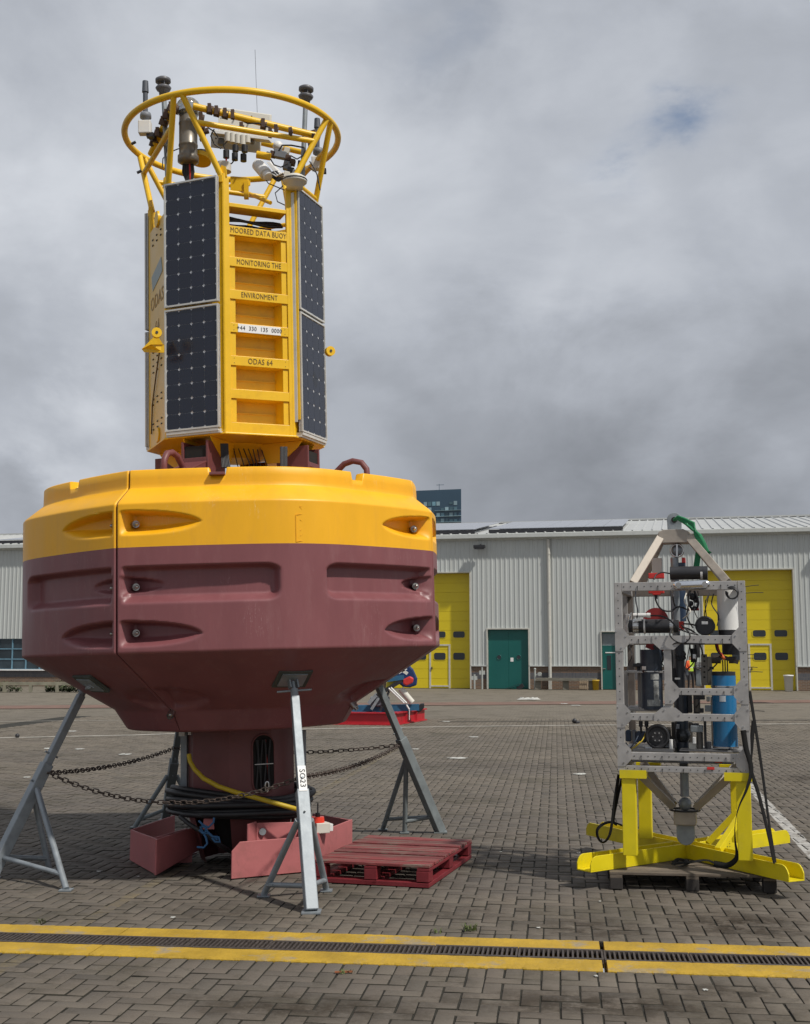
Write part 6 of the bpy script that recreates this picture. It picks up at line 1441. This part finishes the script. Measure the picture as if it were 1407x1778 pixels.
build(MB().box(SK(660, 1218), (.5, .4, .25)), 'winch_box', M_gry, sk, bevel=.04)

def person():
    base = G(1200, 1199); base.z = 0
    ps = thing('person', 'person in orange and lime high-visibility jacket seen through the frame', 'person', base)
    J = {'pel': (0, 0, .95), 'waist': (0, 0, 1.08), 'chest': (0, .0, 1.32), 'neck': (0, -.01, 1.48), 'head': (0, -.03, 1.58), 'top': (0, -.03, 1.70),
         'shl': (-.19, 0, 1.40), 'ell': (-.24, -.04, 1.14), 'hal': (-.15, -.22, 1.02), 'shr': (.19, 0, 1.40), 'elr': (.25, -.03, 1.14), 'har': (.17, -.22, 1.03),
         'hil': (-.10, 0, .90), 'knl': (-.11, -.02, .50), 'anl': (-.11, .02, .09), 'tol': (-.13, -.15, .04), 'hir': (.10, 0, .90), 'knr': (.12, -.03, .50), 'anr': (.14, .02, .09), 'tor': (.17, -.15, .04)}
    Rr = {'pel': .15, 'waist': .14, 'chest': .17, 'neck': .06, 'head': .095, 'top': .06, 'shl': .075, 'ell': .05, 'hal': .04, 'shr': .075, 'elr': .05, 'har': .04, 'hil': .10, 'knl': .07, 'anl': .05, 'tol': .04, 'hir': .10, 'knr': .07, 'anr': .05, 'tor': .04}
    E = [('pel', 'waist'), ('waist', 'chest'), ('chest', 'neck'), ('neck', 'head'), ('head', 'top'), ('chest', 'shl'), ('shl', 'ell'), ('ell', 'hal'), ('chest', 'shr'), ('shr', 'elr'), ('elr', 'har'), ('pel', 'hil'), ('hil', 'knl'), ('knl', 'anl'), ('anl', 'tol'), ('pel', 'hir'), ('hir', 'knr'), ('knr', 'anr'), ('anr', 'tor')]
    ks = list(J); me = bpy.data.meshes.new('body'); me.from_pydata([J[k] for k in ks], [(ks.index(a), ks.index(b)) for a, b in E], [])
    o = bpy.data.objects.new('body', me); COL.objects.link(o); o.parent = ps; o.rotation_euler = (0, 0, R_(15))
    md = o.modifiers.new('skin', 'SKIN')
    if not me.skin_vertices: 
        import bmesh; bm = bmesh.new(); bm.from_mesh(me); bm.verts.layers.skin.verify(); bm.to_mesh(me); bm.free()
    for i, k in enumerate(ks): me.skin_vertices[0].data[i].radius = (Rr[k], Rr[k]*.8); me.skin_vertices[0].data[i].use_root = (k == 'pel')
    sb = o.modifiers.new('sub', 'SUBSURF'); sb.levels = 2; sb.render_levels = 2
    m = bpy.data.materials.new('work clothes and skin'); m.use_nodes = True; t = m.node_tree; N = t.nodes; L = t.links; tcn = N.new('ShaderNodeTexCoord'); sp = N.new('ShaderNodeSeparateXYZ'); L.new(tcn.outputs['Object'], sp.inputs[0])
    cr = N.new('ShaderNodeValToRGB'); cr.color_ramp.interpolation = 'CONSTANT'; dv = N.new('ShaderNodeMath'); dv.operation = 'DIVIDE'; dv.inputs[1].default_value = 1.8; L.new(sp.outputs['Z'], dv.inputs[0]); L.new(dv.outputs[0], cr.inputs[0])
    e = cr.color_ramp.elements; e[0].color = (.015, .015, .018, 1); e[1].position = .52; e[1].color = (.42, .62, .05, 1); q = e.new(.615); q.color = (.55, .55, .52, 1); q = e.new(.635); q.color = (.42, .62, .05, 1); q = e.new(.82); q.color = (.42, .25, .18, 1); q = e.new(.90); q.color = (.05, .035, .02, 1)
    ab = N.new('ShaderNodeMath'); ab.operation = 'LESS_THAN'; L.new(sp.outputs['X'], ab.inputs[0]); ab.inputs[1].default_value = -.06
    z1 = N.new('ShaderNodeMath'); z1.operation = 'GREATER_THAN'; L.new(sp.outputs['Z'], z1.inputs[0]); z1.inputs[1].default_value = .98
    z2 = N.new('ShaderNodeMath'); z2.operation = 'LESS_THAN'; L.new(sp.outputs['Z'], z2.inputs[0]); z2.inputs[1].default_value = 1.47
    m1 = N.new('ShaderNodeMath'); m1.operation = 'MULTIPLY'; L.new(ab.outputs[0], m1.inputs[0]); L.new(z1.outputs[0], m1.inputs[1]); m2 = N.new('ShaderNodeMath'); m2.operation = 'MULTIPLY'; L.new(m1.outputs[0], m2.inputs[0]); L.new(z2.outputs[0], m2.inputs[1])
    mi = N.new('ShaderNodeMix'); mi.data_type = 'RGBA'; L.new(m2.outputs[0], mi.inputs[0]); L.new(cr.outputs[0], mi.inputs[6]); mi.inputs[7].default_value = (.75, .12, .04, 1); L.new(mi.outputs[2], N['Principled BSDF'].inputs['Base Color']); N['Principled BSDF'].inputs['Roughness'].default_value = .8
    me.materials.append(m)
person()

# litter on the yard
def crumple(px, py, w, dpt, h, m, label, nm='plastic_sheet', seed=0, group=None):
    r = random.Random(seed); g = G(px, py); mb = MB(); nx, ny = 9, 5; vs = []
    for i in range(nx):
        for j in range(ny):
            a = (i/(nx-1)-.5)*w*(1+.3*math.sin(j*1.7+seed)); b = (j/(ny-1)-.5)*dpt*(1+.3*math.sin(i*1.3+seed)); ed = min(i, nx-1-i, j, ny-1-j)
            vs.append(g+Vector((a, b, .004+(h*r.uniform(.3, 1) if ed > 0 else h*.1))))
    mb.add(vs, [(i*ny+j, (i+1)*ny+j, (i+1)*ny+j+1, i*ny+j+1) for i in range(nx-1) for j in range(ny-1)], 0, False)
    return single(mb, nm, m, label, 'litter', group, origin=g)
M_lit = mat('white litter', (.42, .42, .39), .7, var=.2)
crumple(918, 1215, .8, .6, .10, M_lit, 'large crumpled white plastic sheet lying out in the yard', seed=1)
crumple(795, 1317, .3, .2, .02, M_lit, 'pale torn plastic scrap on the bricks right of the rear stand', seed=2)
crumple(1007, 1345, .16, .12, .02, M_lit, 'small white scrap on the bricks left of the instrument frame', seed=3)
for i, (x, y, s, lb) in enumerate(((823, 1280, .3, 'white scrap out in the yard below the green double door'), (775, 1253, .3, 'white scrap beside the far white line just right of the red skid'), (722, 1301, .2, 'pale scrap on the bricks just right of the right rear stand'),
    (1000, 1225, .5, 'pale sliver on the red brick band near the single green door'), (980, 1222, .4, 'white sliver on the red brick band, left of its neighbour'), (85, 1300, .3, 'pale scrap in the yard left of the leftmost stand'), (138, 1301, .25, 'white scrap seen just right of the leftmost stand leg'),
    (125, 1270, .3, 'pale scrap by the far white line behind the leftmost stand'), (47, 1350, .15, 'small white scrap at the left of the leftmost stand leg'), (218, 1310, .3, 'pale scrap under the float between leftmost stand and keel'), (1160, 1225, .3, 'pale scrap seen through the instrument frame'),
    (172, 1514, .07, 'thin white splinter on the bricks left of the pink fin'), (1042, 1566, .03, 'tiny white chip on bricks left of the grey pallet'), (935, 1612, .04, 'small pale chip just beyond the drain, centre'), (1035, 1696, .035, 'bright white chip on the soldier row near the drain joint'),
    (1225, 1720, .04, 'white chip on the near paving at lower right'), (240, 1523, .03, 'pale chip below the left pink fin'), (300, 1594, .05, 'pale chip just beyond the drain on the left'), (1005, 1482, .05, 'pale chip in the shade left of the yellow cradle'), (870, 1480, .035, 'tiny pale chip right of the red pallet'))):
    crumple(x, y, s*.6, s*.7, .004+s*.02, M_lit, lb, 'scrap', seed=i+10)
m = MB(); g = G(998, 1256); m.sphere(g+Vector((0, 0, .06)), .065, 10); m.cyl(g+Vector((.02, 0, .02)), g+Vector((.12, .05, .02)), .04, n=8)
single(m, 'rubber_lump', M_blk, 'small black rubber lump near the white line', 'debris', origin=g)
g = G(30, 1281); single(MB().sphere(g+Vector((0, 0, .04)), .05, 10), 'rubber_ball', M_blk, 'black ball on the white line at far left', 'ball', origin=g)
g = G(343, 1526); m = MB()
for i in range(4): m.add([g+Vector((-.07+.03*i, .02*(-1)**i, .004)), g+Vector((-.03+.03*i, -.01, .02)), g+Vector((-.02+.03*i, .03, .012)), g+Vector((-.05+.03*i, .04, .004))], [(0, 1, 2, 3)])
single(m, 'dead_leaf', mat('dead leaf', (.10, .06, .035), .8), 'curled brown leaf on the bricks between the pink fins', 'leaf', origin=g)
# weeds
def weed(px, py, n, h, label):
    g = G(px, py); r = random.Random(px); m = MB()
    for i in range(n):
        a = r.uniform(0, 6.28); l = h*r.uniform(.5, 1); b = g+Vector((r.uniform(-.04, .04), r.uniform(-.02, .02), 0)); s = Vector((-math.sin(a), math.cos(a), 0))*.003; d = Vector((math.cos(a), math.sin(a), 0))
        m.add([b-s, b+s, b+d*l*.35+s+Vector((0, 0, l*.7)), b+d*l*.35-s+Vector((0, 0, l*.7))], [(0, 1, 2, 3)]); m.add([b+d*l*.35-s+Vector((0, 0, l*.7)), b+d*l*.35+s+Vector((0, 0, l*.7)), b+d*l*.8+Vector((0, 0, l*.85))], [(0, 1, 2)])
    single(m, 'weed', mat('weed green', (.09, .12, .025), .7, var=.3), label, 'weed', origin=g)
weed(817, 1616, 40, .055, 'grass tuft between bricks beyond the drain, centre right'); weed(758, 1621, 12, .035, 'tiny sprig left of the grass tuft beyond the drain'); weed(68, 1603, 14, .04, 'dry sprig at the drain edge on the left'); weed(604, 1690, 12, .03, 'low sprig at the near edge of the drain')
g = G(597, 1690); single(MB().bar(g+Vector((-.05, 0, .006)), g+Vector((.05, .01, .006)), .012, .008), 'twig', mat('orange twig', (.30, .10, .04), .7), 'short orange brown twig by the near edge of the drain', 'twig', origin=g)
